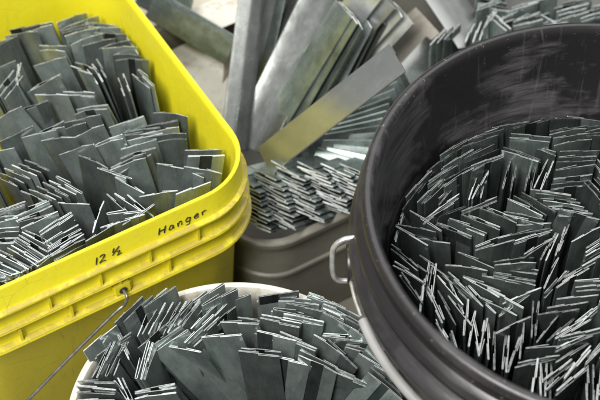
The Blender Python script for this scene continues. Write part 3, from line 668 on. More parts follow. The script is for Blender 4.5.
B 0.0727 0.5743 0.3434 -0.590 0.398 -0.006|slanting right, front of a pair, near right in white bucket, rightmost
B 0.0687 0.6148 0.3382 -0.645 0.445 0.096|slanting right, near right in white bucket, sixth from left
B 0.0605 0.6263 0.3355 -0.415 0.413 0.079|slanting right, middle right in white bucket
B 0.0557 0.6354 0.3398 -0.397 0.374 0.164|slanting right, rear of a pair, middle right in white bucket, rightmost
B 0.0559 0.6362 0.3347 -0.439 0.405 0.121|slanting right, front of a pair, middle right in white bucket, rightmost
B -0.1386 0.6473 0.3349 1.290 -0.252 0.067|edge-on, first of eight, middle left in white bucket
B -0.1326 0.6486 0.3339 1.214 -0.262 0.155|edge-on, second of eight, middle left in white bucket
B -0.1264 0.6446 0.3408 1.220 -0.225 0.117|edge-on, third of eight, middle left in white bucket
B -0.1205 0.6484 0.3362 1.181 -0.236 0.081|edge-on, fourth of eight, middle left in white bucket
B -0.1142 0.6454 0.3409 1.142 -0.287 0.102|edge-on, fifth of eight, middle left in white bucket
B -0.1084 0.6450 0.3424 1.125 -0.284 0.151|edge-on, sixth of eight, middle left in white bucket
B -0.1035 0.6489 0.3370 1.090 -0.249 0.113|edge-on, seventh of eight, middle centre in white bucket
B -0.0974 0.6473 0.3407 1.058 -0.310 0.092|edge-on, eighth of eight, middle centre in white bucket
B -0.0882 0.6324 0.3422 0.817 -0.171 -0.033|angled left, first of three, middle centre in white bucket
B -0.0850 0.6332 0.3390 0.785 -0.200 0.057|angled left, second of three, middle centre in white bucket
B -0.0811 0.6340 0.3345 0.755 -0.158 -0.037|angled left, third of three, middle centre in white bucket
B -0.1068 0.6493 0.3430 1.042 -0.121 0.155|angled left, first of six, middle left in white bucket
B -0.0993 0.6525 0.3367 1.006 -0.187 0.125|angled left, second of six, middle centre in white bucket
B -0.0925 0.6538 0.3332 0.940 -0.119 0.129|angled left, third of six, middle centre in white bucket
B -0.0849 0.6492 0.3378 0.910 -0.128 0.111|angled left, fourth of six, middle centre in white bucket
B -0.0778 0.6510 0.3340 0.883 -0.135 0.116|angled left, fifth of six, middle centre in white bucket
B -0.0701 0.6459 0.3403 0.830 -0.074 0.189|angled left, sixth of six, middle centre in white bucket
B -0.0836 0.6746 0.3381 0.723 -0.132 0.281|slanting left, first of three, far centre in white bucket
B -0.0720 0.6667 0.3439 0.624 -0.051 0.294|slanting left, second of three, far centre in white bucket
B -0.0613 0.6714 0.3320 0.534 -0.057 0.281|slanting left, third of three, far centre in white bucket
B -0.1286 0.6291 0.3386 0.484 -0.511 0.044|slanting left, first of four, middle left in white bucket
B -0.1241 0.6304 0.3335 0.453 -0.514 0.075|slanting left, second of four, middle left in white bucket
B -0.1189 0.6232 0.3419 0.406 -0.486 0.032|slanting left, third of four, middle left in white bucket
B -0.1142 0.6219 0.3406 0.401 -0.502 0.078|slanting left, fourth of four, middle left in white bucket
B -0.1036 0.6157 0.3362 -0.272 -0.285 -0.128|slanting right, near centre in white bucket, leftmost
B -0.1644 0.6375 0.3373 1.049 -0.391 0.233|angled left, middle left in white bucket
B -0.1444 0.6542 0.3428 0.885 -0.316 0.360|angled left, far left in white bucket, rightmost
B -0.1329 0.6686 0.3349 0.811 -0.273 0.363|angled left, rear of a pair, far left in white bucket
B -0.1257 0.6679 0.3415 0.815 -0.220 0.401|angled left, front of a pair, far left in white bucket
B -0.1757 0.6256 0.3387 0.645 -0.281 0.128|slanting left, middle left in white bucket
B -0.1520 0.6532 0.3419 0.928 -0.276 0.237|angled left, far left in white bucket, leftmost
B -0.1560 0.6255 0.3339 -1.111 -0.232 0.096|edge-on, rear of a pair, middle left in white bucket
B -0.1566 0.6214 0.3339 -1.110 -0.263 0.071|edge-on, front of a pair, middle left in white bucket
B -0.1626 0.6196 0.3374 0.597 -0.262 0.132|slanting left, rear of a pair, middle left in white bucket
B -0.1638 0.6181 0.3346 0.600 -0.266 0.111|slanting left, front of a pair, near left in white bucket
B -0.1727 0.6040 0.3366 1.137 -0.261 -0.021|angled left, first of five, near left in white bucket
B -0.1679 0.6015 0.3422 1.170 -0.282 -0.019|angled left, second of five, near left in white bucket
B -0.1650 0.6061 0.3356 1.183 -0.210 0.024|angled left, third of five, near left in white bucket
B -0.1609 0.6058 0.3368 1.239 -0.240 0.044|angled left, fourth of five, near left in white bucket
B -0.1567 0.6096 0.3324 1.256 -0.278 -0.019|angled left, fifth of five, near left in white bucket
B -0.1376 0.6059 0.3350 1.344 -0.240 0.016|edge-on, first of three, near left in white bucket
B -0.1325 0.6009 0.3408 1.340 -0.223 -0.002|edge-on, second of three, near left in white bucket
B -0.1292 0.6023 0.3366 1.307 -0.208 0.025|edge-on, third of three, near left in white bucket
B -0.1743 0.5797 0.3406 -0.160 -0.294 -0.101|broadside, first of four, near left in white bucket
B -0.1738 0.5735 0.3413 -0.180 -0.268 -0.102|broadside, second of four, near left in white bucket
B -0.1747 0.5725 0.3333 -0.146 -0.291 -0.095|broadside, third of four, near left in white bucket
B -0.1736 0.5642 0.3367 -0.144 -0.320 -0.101|broadside, fourth of four, near left in white bucket
B -0.1235 0.5728 0.3432 0.077 -0.256 -0.118|broadside, first of three, near left in white bucket
B -0.1229 0.5707 0.3404 0.058 -0.246 -0.132|broadside, second of three, near left in white bucket
B -0.1229 0.5664 0.3404 0.053 -0.184 -0.092|broadside, third of three, near left in white bucket
B -0.1511 0.5709 0.3350 -1.023 -0.166 0.048|angled right, first of three, near left in white bucket
B -0.1477 0.5685 0.3405 -1.100 -0.128 0.008|angled right, second of three, near left in white bucket
B -0.1451 0.5711 0.3362 -1.126 -0.154 0.003|angled right, third of three, near left in white bucket
B -0.1766 0.5481 0.3266 0.507 -0.124 -0.012|slanting left, near left in white bucket
B -0.1485 0.5452 0.3300 -0.116 -0.158 0.001|broadside, near left in white bucket, second from left
B -0.1499 0.5223 0.3224 -0.128 -0.126 -0.063|broadside, near left in white bucket, leftmost
B -0.1450 0.5037 0.3220 0.230 -0.166 -0.078|broadside, near left in white bucket, third from left
B -0.1212 0.5403 0.3318 0.081 -0.096 -0.038|broadside, near left in white bucket, fifth from left
B -0.1193 0.5248 0.3201 0.017 -0.101 -0.011|broadside, near left in white bucket, rightmost
B -0.1216 0.4997 0.3230 0.040 -0.119 -0.083|broadside, near left in white bucket, fourth from left
B -0.1171 0.4752 0.3277 -0.396 -0.086 -0.087|slanting right, near left in white bucket
B -0.0953 0.5443 0.3239 0.150 -0.114 0.003|broadside, near centre in white bucket, leftmost
B -0.0934 0.5188 0.3300 -0.262 -0.004 -0.058|slanting right, near centre in white bucket, third from left
B -0.0960 0.4968 0.3309 -0.286 -0.050 -0.059|slanting right, near centre in white bucket, second from left
B -0.0952 0.4823 0.3210 0.687 -0.070 -0.121|slanting left, near centre in white bucket, leftmost
B -0.0734 0.5459 0.3253 -0.341 -0.041 0.001|slanting right, near centre in white bucket, fourth from left
B -0.0681 0.5231 0.3251 -0.057 0.029 -0.061|broadside, near centre in white bucket, third from left
B -0.0670 0.4995 0.3280 -1.308 0.029 -0.058|edge-on, near centre in white bucket
B -0.0714 0.4796 0.3242 0.503 -0.079 -0.115|slanting left, near centre in white bucket, second from left
B -0.0672 0.4536 0.3304 -0.090 -0.003 -0.083|broadside, near centre in white bucket, second from left
B -0.0440 0.5457 0.3273 -0.297 0.009 -0.028|slanting right, near centre in white bucket, fifth from left
B -0.0485 0.5227 0.3241 0.479 0.052 -0.047|slanting left, near centre in white bucket, third from left
B -0.0425 0.4974 0.3279 0.664 0.019 -0.119|slanting left, near centre in white bucket, rightmost
B -0.0470 0.4780 0.3214 0.005 0.045 -0.095|broadside, near centre in white bucket, fourth from left
B -0.0456 0.4588 0.3211 0.523 0.076 -0.173|slanting left, near centre in white bucket, fourth from left
B -0.0219 0.5463 0.3214 -0.448 0.051 -0.056|slanting right, near centre in white bucket, rightmost
B -0.0196 0.5223 0.3304 0.065 0.056 -0.098|broadside, near centre in white bucket, sixth from left
B -0.0181 0.5001 0.3212 -0.167 0.046 -0.073|broadside, near centre in white bucket, rightmost
B -0.0226 0.4775 0.3216 -0.174 0.028 -0.120|broadside, near centre in white bucket, fifth from left
B 0.0029 0.5480 0.3226 -0.674 0.084 -0.028|slanting right, near right in white bucket, leftmost
B 0.0019 0.5247 0.3268 0.070 0.137 0.003|broadside, near right in white bucket, second from left
B 0.0042 0.4962 0.3282 -0.633 0.066 -0.086|slanting right, near right in white bucket, second from left
B 0.0037 0.4777 0.3205 0.116 0.081 -0.133|broadside, near right in white bucket, third from left
B 0.0281 0.5461 0.3281 -0.163 0.124 -0.017|broadside, near right in white bucket, rightmost
B 0.0278 0.5253 0.3203 0.275 0.152 -0.007|slanting left, near right in white bucket
B 0.0263 0.4981 0.3246 0.014 0.164 -0.053|broadside, near right in white bucket, fourth from left
B 0.0544 0.5493 0.3202 -0.474 0.221 -0.021|slanting right, near right in white bucket, fourth from left
B 0.0542 0.5224 0.3222 0.854 0.187 -0.034|angled left, near right in white bucket
K 0.1432 0.7808 0.4126 0.759 -0.130 0.140|angled left, far left in black tub
K 0.1654 0.7952 0.4167 0.360 -0.103 0.140|slanting left, far centre in black tub, leftmost
K 0.1944 0.8092 0.4152 0.250 -0.044 0.167|broadside, far centre in black tub, leftmost
K 0.2217 0.8164 0.4115 0.220 -0.025 0.166|broadside, far centre in black tub, rightmost
K 0.2407 0.8138 0.4178 0.050 0.009 0.146|broadside, far right in black tub, leftmost
K 0.1399 0.7800 0.4175 0.678 -0.109 0.121|slanting left, far left in black tub
K 0.1695 0.7942 0.4195 0.352 -0.091 0.133|slanting left, far centre in black tub, rightmost
K 0.2117 0.8076 0.4182 0.226 -0.053 0.128|broadside, far centre in black tub, second from left
K 0.1637 0.7845 0.4197 0.392 -0.069 0.115|slanting left, rear of a pair, far centre in black tub
K 0.1584 0.7863 0.4068 0.401 -0.080 0.139|slanting left, front of a pair, far centre in black tub
K 0.2478 0.8066 0.4136 0.210 -0.022 0.130|broadside, rear of a pair, far right in black tub, leftmost
K 0.2457 0.8004 0.4164 0.232 -0.041 0.123|broadside, front of a pair, far right in black tub, leftmost
K 0.2489 0.7957 0.4145 0.209 -0.004 0.111|broadside, rear of a pair, far right in black tub, second from left
K 0.2487 0.7871 0.4163 0.177 -0.016 0.092|broadside, front of a pair, far right in black tub, second from left
K 0.2656 0.8177 0.4134 -0.181 0.032 0.168|broadside, far right in black tub, second from left
K 0.2825 0.8105 0.4127 0.198 -0.012 0.178|broadside, rear of a pair, far right in black tub, third from left
K 0.2797 0.8050 0.4147 0.141 0.018 0.138|broadside, front of a pair, far right in black tub, third from left
K 0.2801 0.7984 0.4164 0.078 0.001 0.115|broadside, rear of a pair, far right in black tub, fourth from left
K 0.2787 0.7932 0.4174 0.031 0.050 0.084|broadside, front of a pair, far right in black tub, fourth from left
K 0.2113 0.7953 0.4152 -0.145 -0.034 0.112|broadside, rear of a pair, far centre in black tub
K 0.2089 0.7891 0.4173 -0.198 -0.046 0.092|broadside, front of a pair, far centre in black tub
K 0.2171 0.7879 0.4087 -0.487 -0.046 0.121|slanting right, rear of a pair, far centre in black tub
K 0.2163 0.7853 0.4077 -0.467 -0.019 0.101|slanting right, front of a pair, far centre in black tub
K 0.2025 0.7806 0.4079 -0.446 -0.027 0.104|slanting right, rear of a pair, mid-far centre in black tub
K 0.1994 0.7739 0.4117 -0.471 -0.004 0.089|slanting right, front of a pair, mid-far centre in black tub
K 0.1665 0.7790 0.4071 0.510 -0.074 0.083|slanting left, rear of a pair, mid-far centre in black tub, second from left
K 0.1620 0.7786 0.4132 0.547 -0.095 0.076|slanting left, front of a pair, mid-far centre in black tub, leftmost
K 0.1708 0.7725 0.4079 0.531 0.033 0.147|slanting left, rear of a pair, mid-far centre in black tub, rightmost
K 0.1688 0.7628 0.4150 0.568 0.049 0.134|slanting left, front of a pair, mid-far centre in black tub, rightmost
K 0.1436 0.7594 0.4051 0.582 -0.095 0.064|slanting left, rear of a pair, mid-far left in black tub, rightmost
K 0.1417 0.7500 0.4121 0.624 -0.103 0.077|slanting left, front of a pair, mid-far left in black tub, rightmost
K 0.2016 0.7767 0.4068 -0.388 0.007 0.101|slanting right, mid-far centre in black tub
K 0.1568 0.7474 0.4034 1.186 -0.058 0.057|edge-on, rear of a pair, mid-far centre in black tub, leftmost
K 0.1595 0.7378 0.4130 1.157 -0.067 0.078|edge-on, front of a pair, mid-far centre in black tub, leftmost
K 0.1660 0.7490 0.4045 1.261 -0.047 0.051|edge-on, mid-far centre in black tub, leftmost
K 0.1860 0.7587 0.4044 1.268 -0.033 0.053|edge-on, mid-far centre in black tub, second from left
K 0.1911 0.7490 0.4113 1.284 -0.035 0.049|edge-on, mid-far centre in black tub, rightmost
K 0.2051 0.7535 0.4049 1.271 -0.028 0.127|edge-on, rear of a pair, mid-far centre in black tub, rightmost
K 0.2111 0.7559 0.4033 1.278 -0.037 0.102|edge-on, front of a pair, mid-far centre in black tub, rightmost
K 0.2165 0.7539 0.4114 1.086 -0.012 0.045|angled left, rear of a pair, mid-far right in black tub
K 0.2213 0.7518 0.4115 1.103 -0.049 0.044|angled left, front of a pair, mid-far right in black tub
K 0.2543 0.7798 0.4113 0.074 0.017 0.149|broadside, first of eight, mid-far right in black tub
K 0.2512 0.7720 0.4129 0.101 0.084 0.061|broadside, second of eight, mid-far right in black tub
K 0.2482 0.7633 0.4157 0.087 0.013 0.116|broadside, third of eight, mid-far right in black tub
K 0.2466 0.7577 0.4157 0.096 0.011 0.118|broadside, fourth of eight, mid-far right in black tub
K 0.2475 0.7595 0.4061 0.080 -0.002 0.036|broadside, fifth of eight, mid-far right in black tub
K 0.2443 0.7507 0.4099 0.092 -0.040 0.053|broadside, sixth of eight, mid-far right in black tub
K 0.2437 0.7489 0.4050 0.089 -0.028 0.092|broadside, seventh of eight, mid-far right in black tub
K 0.2424 0.7450 0.4028 0.116 -0.024 0.094|broadside, eighth of eight, mid-far right in black tub
K 0.2728 0.7582 0.4050 -1.189 -0.003 0.084|angled right, first of three, mid-far right in black tub
K 0.2781 0.7613 0.4037 -1.164 -0.014 0.029|angled right, second of three, mid-far right in black tub
K 0.2822 0.7635 0.4049 -1.168 0.057 0.039|angled right, third of three, mid-far right in black tub
K 0.2615 0.7284 0.4118 -1.094 0.048 0.040|angled right, first of five, mid-far right in black tub
K 0.2672 0.7330 0.4082 -1.054 -0.021 0.030|angled right, second of five, mid-far right in black tub
K 0.2736 0.7413 0.4005 -1.071 0.040 0.071|angled right, third of five, mid-far right in black tub
K 0.2767 0.7398 0.4044 -1.056 0.052 0.061|angled right, fourth of five, mid-far right in black tub
K 0.2811 0.7405 0.4059 -1.032 0.074 0.069|angled right, fifth of five, mid-far right in black tub
K 0.2229 0.7336 0.4088 -0.201 -0.057 0.046|broadside, first of seven, mid-far right in black tub
K 0.2273 0.7311 0.4066 -0.209 0.015 0.070|broadside, second of seven, mid-far right in black tub
K 0.2315 0.7297 0.4031 -0.227 -0.021 0.097|broadside, third of seven, mid-far right in black tub
K 0.2328 0.7212 0.4081 -0.234 0.010 0.087|broadside, fourth of seven, mid-far right in black tub
K 0.2369 0.7199 0.4047 -0.216 -0.002 0.071|broadside, fifth of seven, middle right in black tub
K 0.2392 0.7130 0.4079 -0.230 -0.028 0.035|broadside, sixth of seven, middle right in black tub
K 0.2445 0.7148 0.4004 -0.242 0.001 0.045|broadside, seventh of seven, middle right in black tub
K 0.1990 0.7201 0.4058 -0.706 -0.020 0.089|slanting right, first of four, middle centre in black tub
K 0.2039 0.7230 0.4040 -0.696 -0.013 -0.044|slanting right, second of four, mid-far centre in black tub
K 0.2082 0.7237 0.4052 -0.680 -0.080 0.138|slanting right, third of four, mid-far centre in black tub
K 0.2108 0.7219 0.4093 -0.676 -0.021 0.014|slanting right, fourth of four, mid-far centre in black tub
K 0.1760 0.7167 0.4021 -0.566 -0.058 0.047|slanting right, rear of a pair, middle centre in black tub, rightmost
K 0.1731 0.7080 0.4086 -0.586 -0.038 0.060|slanting right, front of a pair, middle centre in black tub, rightmost
K 0.1976 0.7125 0.4029 -0.244 0.032 0.034|broadside, rear of a pair, middle centre in black tub
K 0.1964 0.7069 0.4043 -0.288 0.020 0.046|broadside, front of a pair, middle centre in black tub
K 0.1601 0.7085 0.4012 -0.569 -0.062 0.073|slanting right, rear of a pair, middle centre in black tub, second from left
K 0.1573 0.6989 0.4091 -0.570 -0.075 0.074|slanting right, front of a pair, middle centre in black tub, second from left
K 0.1466 0.6985 0.4069 -0.510 -0.010 0.030|slanting right, rear of a pair, middle centre in black tub, leftmost
K 0.1455 0.6986 0.4025 -0.561 -0.005 0.041|slanting right, front of a pair, middle centre in black tub, leftmost
K 0.1346 0.6990 0.4008 -0.569 -0.038 0.062|slanting right, rear of a pair, middle left in black tub
K 0.1333 0.6967 0.4001 -0.550 -0.151 -0.015|slanting right, front of a pair, middle left in black tub
K 0.2029 0.7033 0.4005 0.079 -0.019 0.125|broadside, middle centre in black tub, rightmost
K 0.2003 0.6910 0.4080 0.151 -0.077 -0.040|broadside, middle centre in black tub, leftmost
K 0.1677 0.6838 0.4055 0.341 -0.049 0.038|slanting left, first of three, middle centre in black tub
K 0.1676 0.6745 0.4101 0.320 -0.042 0.059|slanting left, second of three, middle centre in black tub
K 0.1699 0.6762 0.3996 0.295 -0.041 0.003|slanting left, third of three, middle centre in black tub
K 0.2029 0.6883 0.4057 0.346 -0.001 0.058|slanting left, rear of a pair, middle centre in black tub
K 0.2005 0.6840 0.4068 0.381 -0.009 0.051|slanting left, front of a pair, middle centre in black tub, second from left
K 0.2077 0.6789 0.4030 0.597 0.003 0.055|slanting left, rear of a pair, middle right in black tub, leftmost
K 0.2057 0.6741 0.4054 0.593 -0.079 0.043|slanting left, front of a pair, middle centre in black tub, rightmost
K 0.1841 0.6651 0.4014 0.128 -0.018 -0.004|broadside, rear of a pair, mid-near centre in black tub, leftmost
K 0.1830 0.6544 0.4097 0.072 -0.030 0.078|broadside, front of a pair, mid-near centre in black tub, leftmost
K 0.1861 0.6561 0.4008 -0.120 -0.033 0.007|broadside, rear of a pair, mid-near centre in black tub, rightmost
K 0.1846 0.6524 0.4018 -0.104 -0.033 -0.038|broadside, front of a pair, mid-near centre in black tub, rightmost
K 0.1814 0.6427 0.4064 -0.258 -0.072 -0.020|slanting right, rear of a pair, mid-near centre in black tub, rightmost
K 0.1811 0.6406 0.4039 -0.341 -0.094 -0.012|slanting right, front of a pair, mid-near centre in black tub, rightmost
K 0.1512 0.6638 0.4031 -0.571 -0.053 0.025|slanting right, mid-near centre in black tub, leftmost
K 0.1409 0.6513 0.4085 -0.234 -0.051 -0.030|broadside, mid-near centre in black tub
K 0.1722 0.6432 0.4014 -0.266 -0.043 -0.041|slanting right, mid-near centre in black tub, third from left
K 0.1529 0.6360 0.4071 -0.623 -0.100 -0.005|slanting right, rear of a pair, mid-near centre in black tub, leftmost
K 0.1520 0.6325 0.4061 -0.633 -0.076 -0.058|slanting right, front of a pair, mid-near centre in black tub, leftmost
K 0.1359 0.6358 0.4054 -0.983 -0.047 0.010|angled right, first of three, mid-near left in black tub
K 0.1317 0.6354 0.4018 -1.006 -0.077 0.006|angled right, second of three, mid-near left in black tub
K 0.1254 0.6280 0.4075 -0.997 -0.044 -0.050|angled right, third of three, mid-near left in black tub
K 0.2145 0.6774 0.4039 1.105 0.011 0.058|edge-on, rear of a pair, middle right in black tub, leftmost
K 0.2170 0.6735 0.4085 1.122 0.002 0.053|edge-on, front of a pair, middle right in black tub, leftmost
K 0.2292 0.6880 0.4030 1.149 -0.012 0.033|edge-on, rear of a pair, middle right in black tub, rightmost
K 0.2261 0.6831 0.4043 1.169 0.012 -0.005|edge-on, front of a pair, middle right in black tub, rightmost
K 0.2148 0.6516 0.4012 1.062 -0.068 -0.005|edge-on, mid-near right in black tub
K 0.2170 0.6389 0.4050 0.866 0.054 0.032|angled left, rear of a pair, mid-near right in black tub, leftmost
K 0.2158 0.6388 0.4011 0.898 -0.031 0.028|angled left, front of a pair, mid-near right in black tub, leftmost
K 0.2306 0.6432 0.4056 0.543 -0.024 0.023|slanting left, mid-near right in black tub
K 0.2390 0.6536 0.4043 0.514 -0.035 0.034|slanting left, rear of a pair, mid-near right in black tub, leftmost
K 0.2367 0.6496 0.4050 0.531 -0.016 -0.050|slanting left, front of a pair, mid-near right in black tub, leftmost
K 0.2450 0.7079 0.4097 -0.181 0.212 0.093|broadside, rear of a pair, middle right in black tub
K 0.2445 0.7078 0.4061 -0.119 0.100 0.092|broadside, front of a pair, middle right in black tub
K 0.2613 0.6821 0.4081 0.589 0.002 0.014|slanting left, first of five, middle right in black tub
K 0.2603 0.6777 0.4071 0.559 0.042 -0.036|slanting left, second of five, middle right in black tub
K 0.2594 0.6743 0.4059 0.563 0.057 0.043|slanting left, third of five, middle right in black tub
K 0.2589 0.6726 0.4009 0.541 -0.043 0.016|slanting left, fourth of five, middle right in black tub
K 0.2547 0.6610 0.4106 0.535 -0.016 0.029|slanting left, fifth of five, mid-near right in black tub
K 0.2501 0.6410 0.4043 0.060 -0.005 0.017|broadside, first of three, mid-near right in black tub
K 0.2504 0.6375 0.4014 0.086 0.014 0.024|broadside, second of three, mid-near right in black tub
K 0.2509 0.6328 0.4008 0.078 -0.018 -0.005|broadside, third of three, mid-near right in black tub
K 0.2328 0.6244 0.4034 0.101 -0.045 0.021|broadside, mid-near right in black tub, second from left
K 0.0882 0.7037 0.3995 1.239 -0.170 0.068|edge-on, first of three, middle left in black tub
K 0.0883 0.7041 0.3998 1.237 -0.188 0.013|edge-on, second of three, middle left in black tub
K 0.0874 0.7021 0.4027 1.271 -0.180 0.016|edge-on, third of three, middle left in black tub
K 0.1001 0.6922 0.4103 -0.332 -0.165 0.032|slanting right, middle left in black tub, second from left
K 0.0964 0.6851 0.4095 -0.709 -0.171 0.010|slanting right, middle left in black tub, leftmost
K 0.1130 0.6865 0.3998 -0.241 -0.122 0.008|broadside, middle left in black tub
K 0.0890 0.6634 0.4091 -0.903 -0.160 0.040|angled right, rear of a pair, mid-near left in black tub, leftmost
K 0.0888 0.6604 0.4079 -0.882 -0.162 0.031|angled right, front of a pair, mid-near left in black tub, leftmost
K 0.0946 0.6585 0.4063 -0.783 -0.148 0.010|slanting right, mid-near left in black tub
K 0.0923 0.6483 0.4071 -0.792 -0.147 0.057|slanting right, rear of a pair, mid-near left in black tub
K 0.0917 0.6454 0.4066 -0.753 -0.153 0.020|slanting right, front of a pair, mid-near left in black tub
K 0.1149 0.6594 0.3995 -0.805 -0.075 0.019|angled right, mid-near left in black tub
K 0.1064 0.6420 0.4058 1.379 -0.100 0.010|edge-on, first of three, mid-near left in black tub
K 0.1108 0.6453 0.3994 1.356 -0.054 -0.000|edge-on, second of three, mid-near left in black tub
K 0.1133 0.6386 0.4077 1.364 -0.090 -0.029|edge-on, third of three, mid-near left in black tub
K 0.0932 0.6292 0.4105 -1.098 -0.128 -0.048|angled right, rear of a pair, mid-near left in black tub, rightmost
K 0.0928 0.6305 0.4045 -1.085 -0.132 -0.013|angled right, front of a pair, mid-near left in black tub, rightmost
K 0.1228 0.7203 0.4014 0.622 -0.086 0.051|slanting left, rear of a pair, middle left in black tub, leftmost
K 0.1209 0.7091 0.4100 0.603 -0.098 0.031|slanting left, front of a pair, middle left in black tub, leftmost
K 0.1095 0.7028 0.4077 -0.748 -0.147 0.028|slanting right, middle left in black tub, rightmost
K 0.1025 0.7333 0.4043 0.970 -0.164 0.098|angled left, first of three, mid-far left in black tub, leftmost
K 0.1042 0.7343 0.4016 0.938 -0.150 0.098|angled left, second of three, mid-far left in black tub, leftmost
K 0.1000 0.7287 0.4095 0.936 -0.164 0.043|angled left, third of three, mid-far left in black tub, leftmost
K 0.1144 0.7493 0.4059 1.024 -0.150 0.116|angled left, mid-far left in black tub, leftmost
K 0.1273 0.7682 0.4111 0.788 -0.126 0.122|angled left, mid-far left in black tub, rightmost
K 0.0970 0.7255 0.4040 1.095 -0.161 0.119|angled left, rear of a pair, mid-far left in black tub, leftmost
K 0.0963 0.7237 0.4029 1.082 -0.177 0.048|angled left, front of a pair, mid-far left in black tub, leftmost
K 0.1046 0.7398 0.4125 0.937 -0.157 0.063|angled left, first of three, mid-far left in black tub, second from left
K 0.1080 0.7447 0.4088 0.940 -0.148 0.080|angled left, second of three, mid-far left in black tub, second from left
K 0.1107 0.7480 0.4077 0.942 -0.165 0.068|angled left, third of three, mid-far left in black tub, second from left
K 0.1159 0.7378 0.4061 0.888 -0.092 0.113|angled left, first of three, mid-far left in black tub, rightmost
K 0.1187 0.7390 0.4030 0.864 -0.109 0.067|angled left, second of three, mid-far left in black tub, rightmost
K 0.1221 0.7392 0.4013 0.872 -0.072 0.122|angled left, third of three, mid-far left in black tub, rightmost
K 0.1268 0.7180 0.4102 0.625 -0.084 0.002|slanting left, rear of a pair, mid-far left in black tub, second from left
K 0.1254 0.7163 0.4075 0.616 -0.127 0.065|slanting left, front of a pair, middle left in black tub, second from left
K 0.1368 0.7443 0.4008 0.799 -0.043 0.097|angled left, rear of a pair, mid-far left in black tub, rightmost
K 0.1351 0.7409 0.4010 0.857 -0.101 0.035|angled left, front of a pair, mid-far left in black tub, rightmost
K 0.1313 0.7143 0.4045 0.478 -0.079 0.074|slanting left, rear of a pair, middle left in black tub, rightmost
K 0.1310 0.7142 0.4001 0.437 -0.061 0.043|slanting left, front of a pair, middle left in black tub, rightmost
K 0.1586 0.7216 0.4063 0.422 -0.114 0.098|slanting left, rear of a pair, mid-far centre in black tub, leftmost
K 0.1584 0.7194 0.4045 0.387 -0.063 0.011|slanting left, front of a pair, middle centre in black tub, leftmost
K 0.1284 0.7545 0.4118 0.695 -0.078 0.127|slanting left, rear of a pair, mid-far left in black tub, leftmost
K 0.1267 0.7519 0.4113 0.753 -0.099 0.087|slanting left, front of a pair, mid-far left in black tub, leftmost
K 0.1425 0.7671 0.4165 0.613 -0.075 0.107|slanting left, rear of a pair, mid-far left in black tub, third from left
K 0.1420 0.7712 0.4077 0.624 -0.123 0.128|slanting left, front of a pair, mid-far left in black tub, second from left
K 0.1367 0.6002 0.4085 1.427 -0.113 -0.040|edge-on, near centre in black tub, leftmost
K 0.1418 0.5922 0.4054 1.297 -0.069 -0.013|edge-on, near centre in black tub, second from left
K 0.1496 0.5839 0.4073 1.282 -0.065 -0.023|edge-on, rear of a pair, near centre in black tub, leftmost
K 0.1478 0.5789 0.4109 1.312 -0.065 -0.024|edge-on, front of a pair, near centre in black tub, leftmost
K 0.1540 0.5816 0.4020 1.480 -0.030 -0.037|edge-on, near centre in black tub, fourth from left
K 0.1579 0.5700 0.4067 1.442 -0.049 -0.081|edge-on, near centre in black tub, fifth from left
K 0.1661 0.5733 0.3998 1.386 -0.075 -0.014|edge-on, rear of a pair, near centre in black tub, second from left
K 0.1680 0.5662 0.4073 1.387 -0.048 -0.054|edge-on, front of a pair, near centre in black tub, second from left
K 0.1744 0.5687 0.4077 1.190 0.004 0.013|edge-on, rear of a pair, near centre in black tub, third from left
K 0.1728 0.5646 0.4086 1.160 -0.008 -0.059|edge-on, front of a pair, near centre in black tub, rightmost
K 0.1807 0.5791 0.4069 1.390 -0.064 -0.076|edge-on, near centre in black tub, sixth from left
K 0.1920 0.6023 0.4036 1.388 -0.059 -0.047|edge-on, near centre in black tub, seventh from left
K 0.1972 0.6044 0.4006 1.366 -0.065 0.004|edge-on, near centre in black tub, rightmost
K 0.2235 0.6163 0.4034 0.158 -0.023 -0.031|broadside, mid-near right in black tub, leftmost
K 0.2136 0.6057 0.4082 0.173 -0.025 -0.019|broadside, near right in black tub, second from left
K 0.2041 0.5922 0.4047 0.882 -0.009 -0.024|angled left, near right in black tub, leftmost
K 0.2144 0.5913 0.4043 0.738 -0.029 -0.006|angled left, near right in black tub, rightmost
K 0.2253 0.5955 0.4043 0.562 0.006 -0.020|slanting left, rear of a pair, near right in black tub, second from left
K 0.2238 0.5897 0.4079 0.551 -0.009 -0.088|slanting left, front of a pair, near right in black tub, second from left
K 0.2422 0.6113 0.4010 0.676 -0.029 -0.006|slanting left, first of three, near right in black tub, second from left
K 0.2408 0.6062 0.4044 0.704 -0.022 -0.031|slanting left, second of three, near right in black tub, second from left
K 0.2401 0.6066 0.3991 0.682 0.012 -0.043|slanting left, third of three, near right in black tub, second from left
K 0.2301 0.5868 0.4063 0.249 -0.042 -0.044|slanting left, rear of a pair, near right in black tub, fourth from left
K 0.2294 0.5864 0.4012 0.228 -0.027 -0.028|slanting left, front of a pair, near right in black tub, fourth from left
K 0.2014 0.5752 0.4043 0.064 0.010 -0.028|broadside, near right in black tub, leftmost
K 0.1926 0.5610 0.4071 0.176 -0.020 0.023|broadside, near centre in black tub
K 0.1896 0.5590 0.4049 0.269 -0.031 -0.009|slanting left, near centre in black tub, rightmost
K 0.2055 0.5515 0.4045 0.649 -0.030 -0.044|slanting left, first of three, near right in black tub, leftmost
K 0.2085 0.5517 0.3993 0.658 0.050 -0.067|slanting left, second of three, near right in black tub, leftmost
K 0.2094 0.5456 0.4044 0.679 -0.013 -0.102|slanting left, third of three, near right in black tub, leftmost
K 0.2250 0.5611 0.4053 0.832 -0.034 -0.104|angled left, rear of a pair, near right in black tub
K 0.2223 0.5550 0.4097 0.840 -0.048 -0.084|angled left, front of a pair, near right in black tub
K 0.2461 0.5792 0.4002 0.793 -0.054 -0.014|angled left, first of three, near right in black tub
K 0.2428 0.5699 0.4087 0.750 -0.003 -0.065|angled left, second of three, near right in black tub
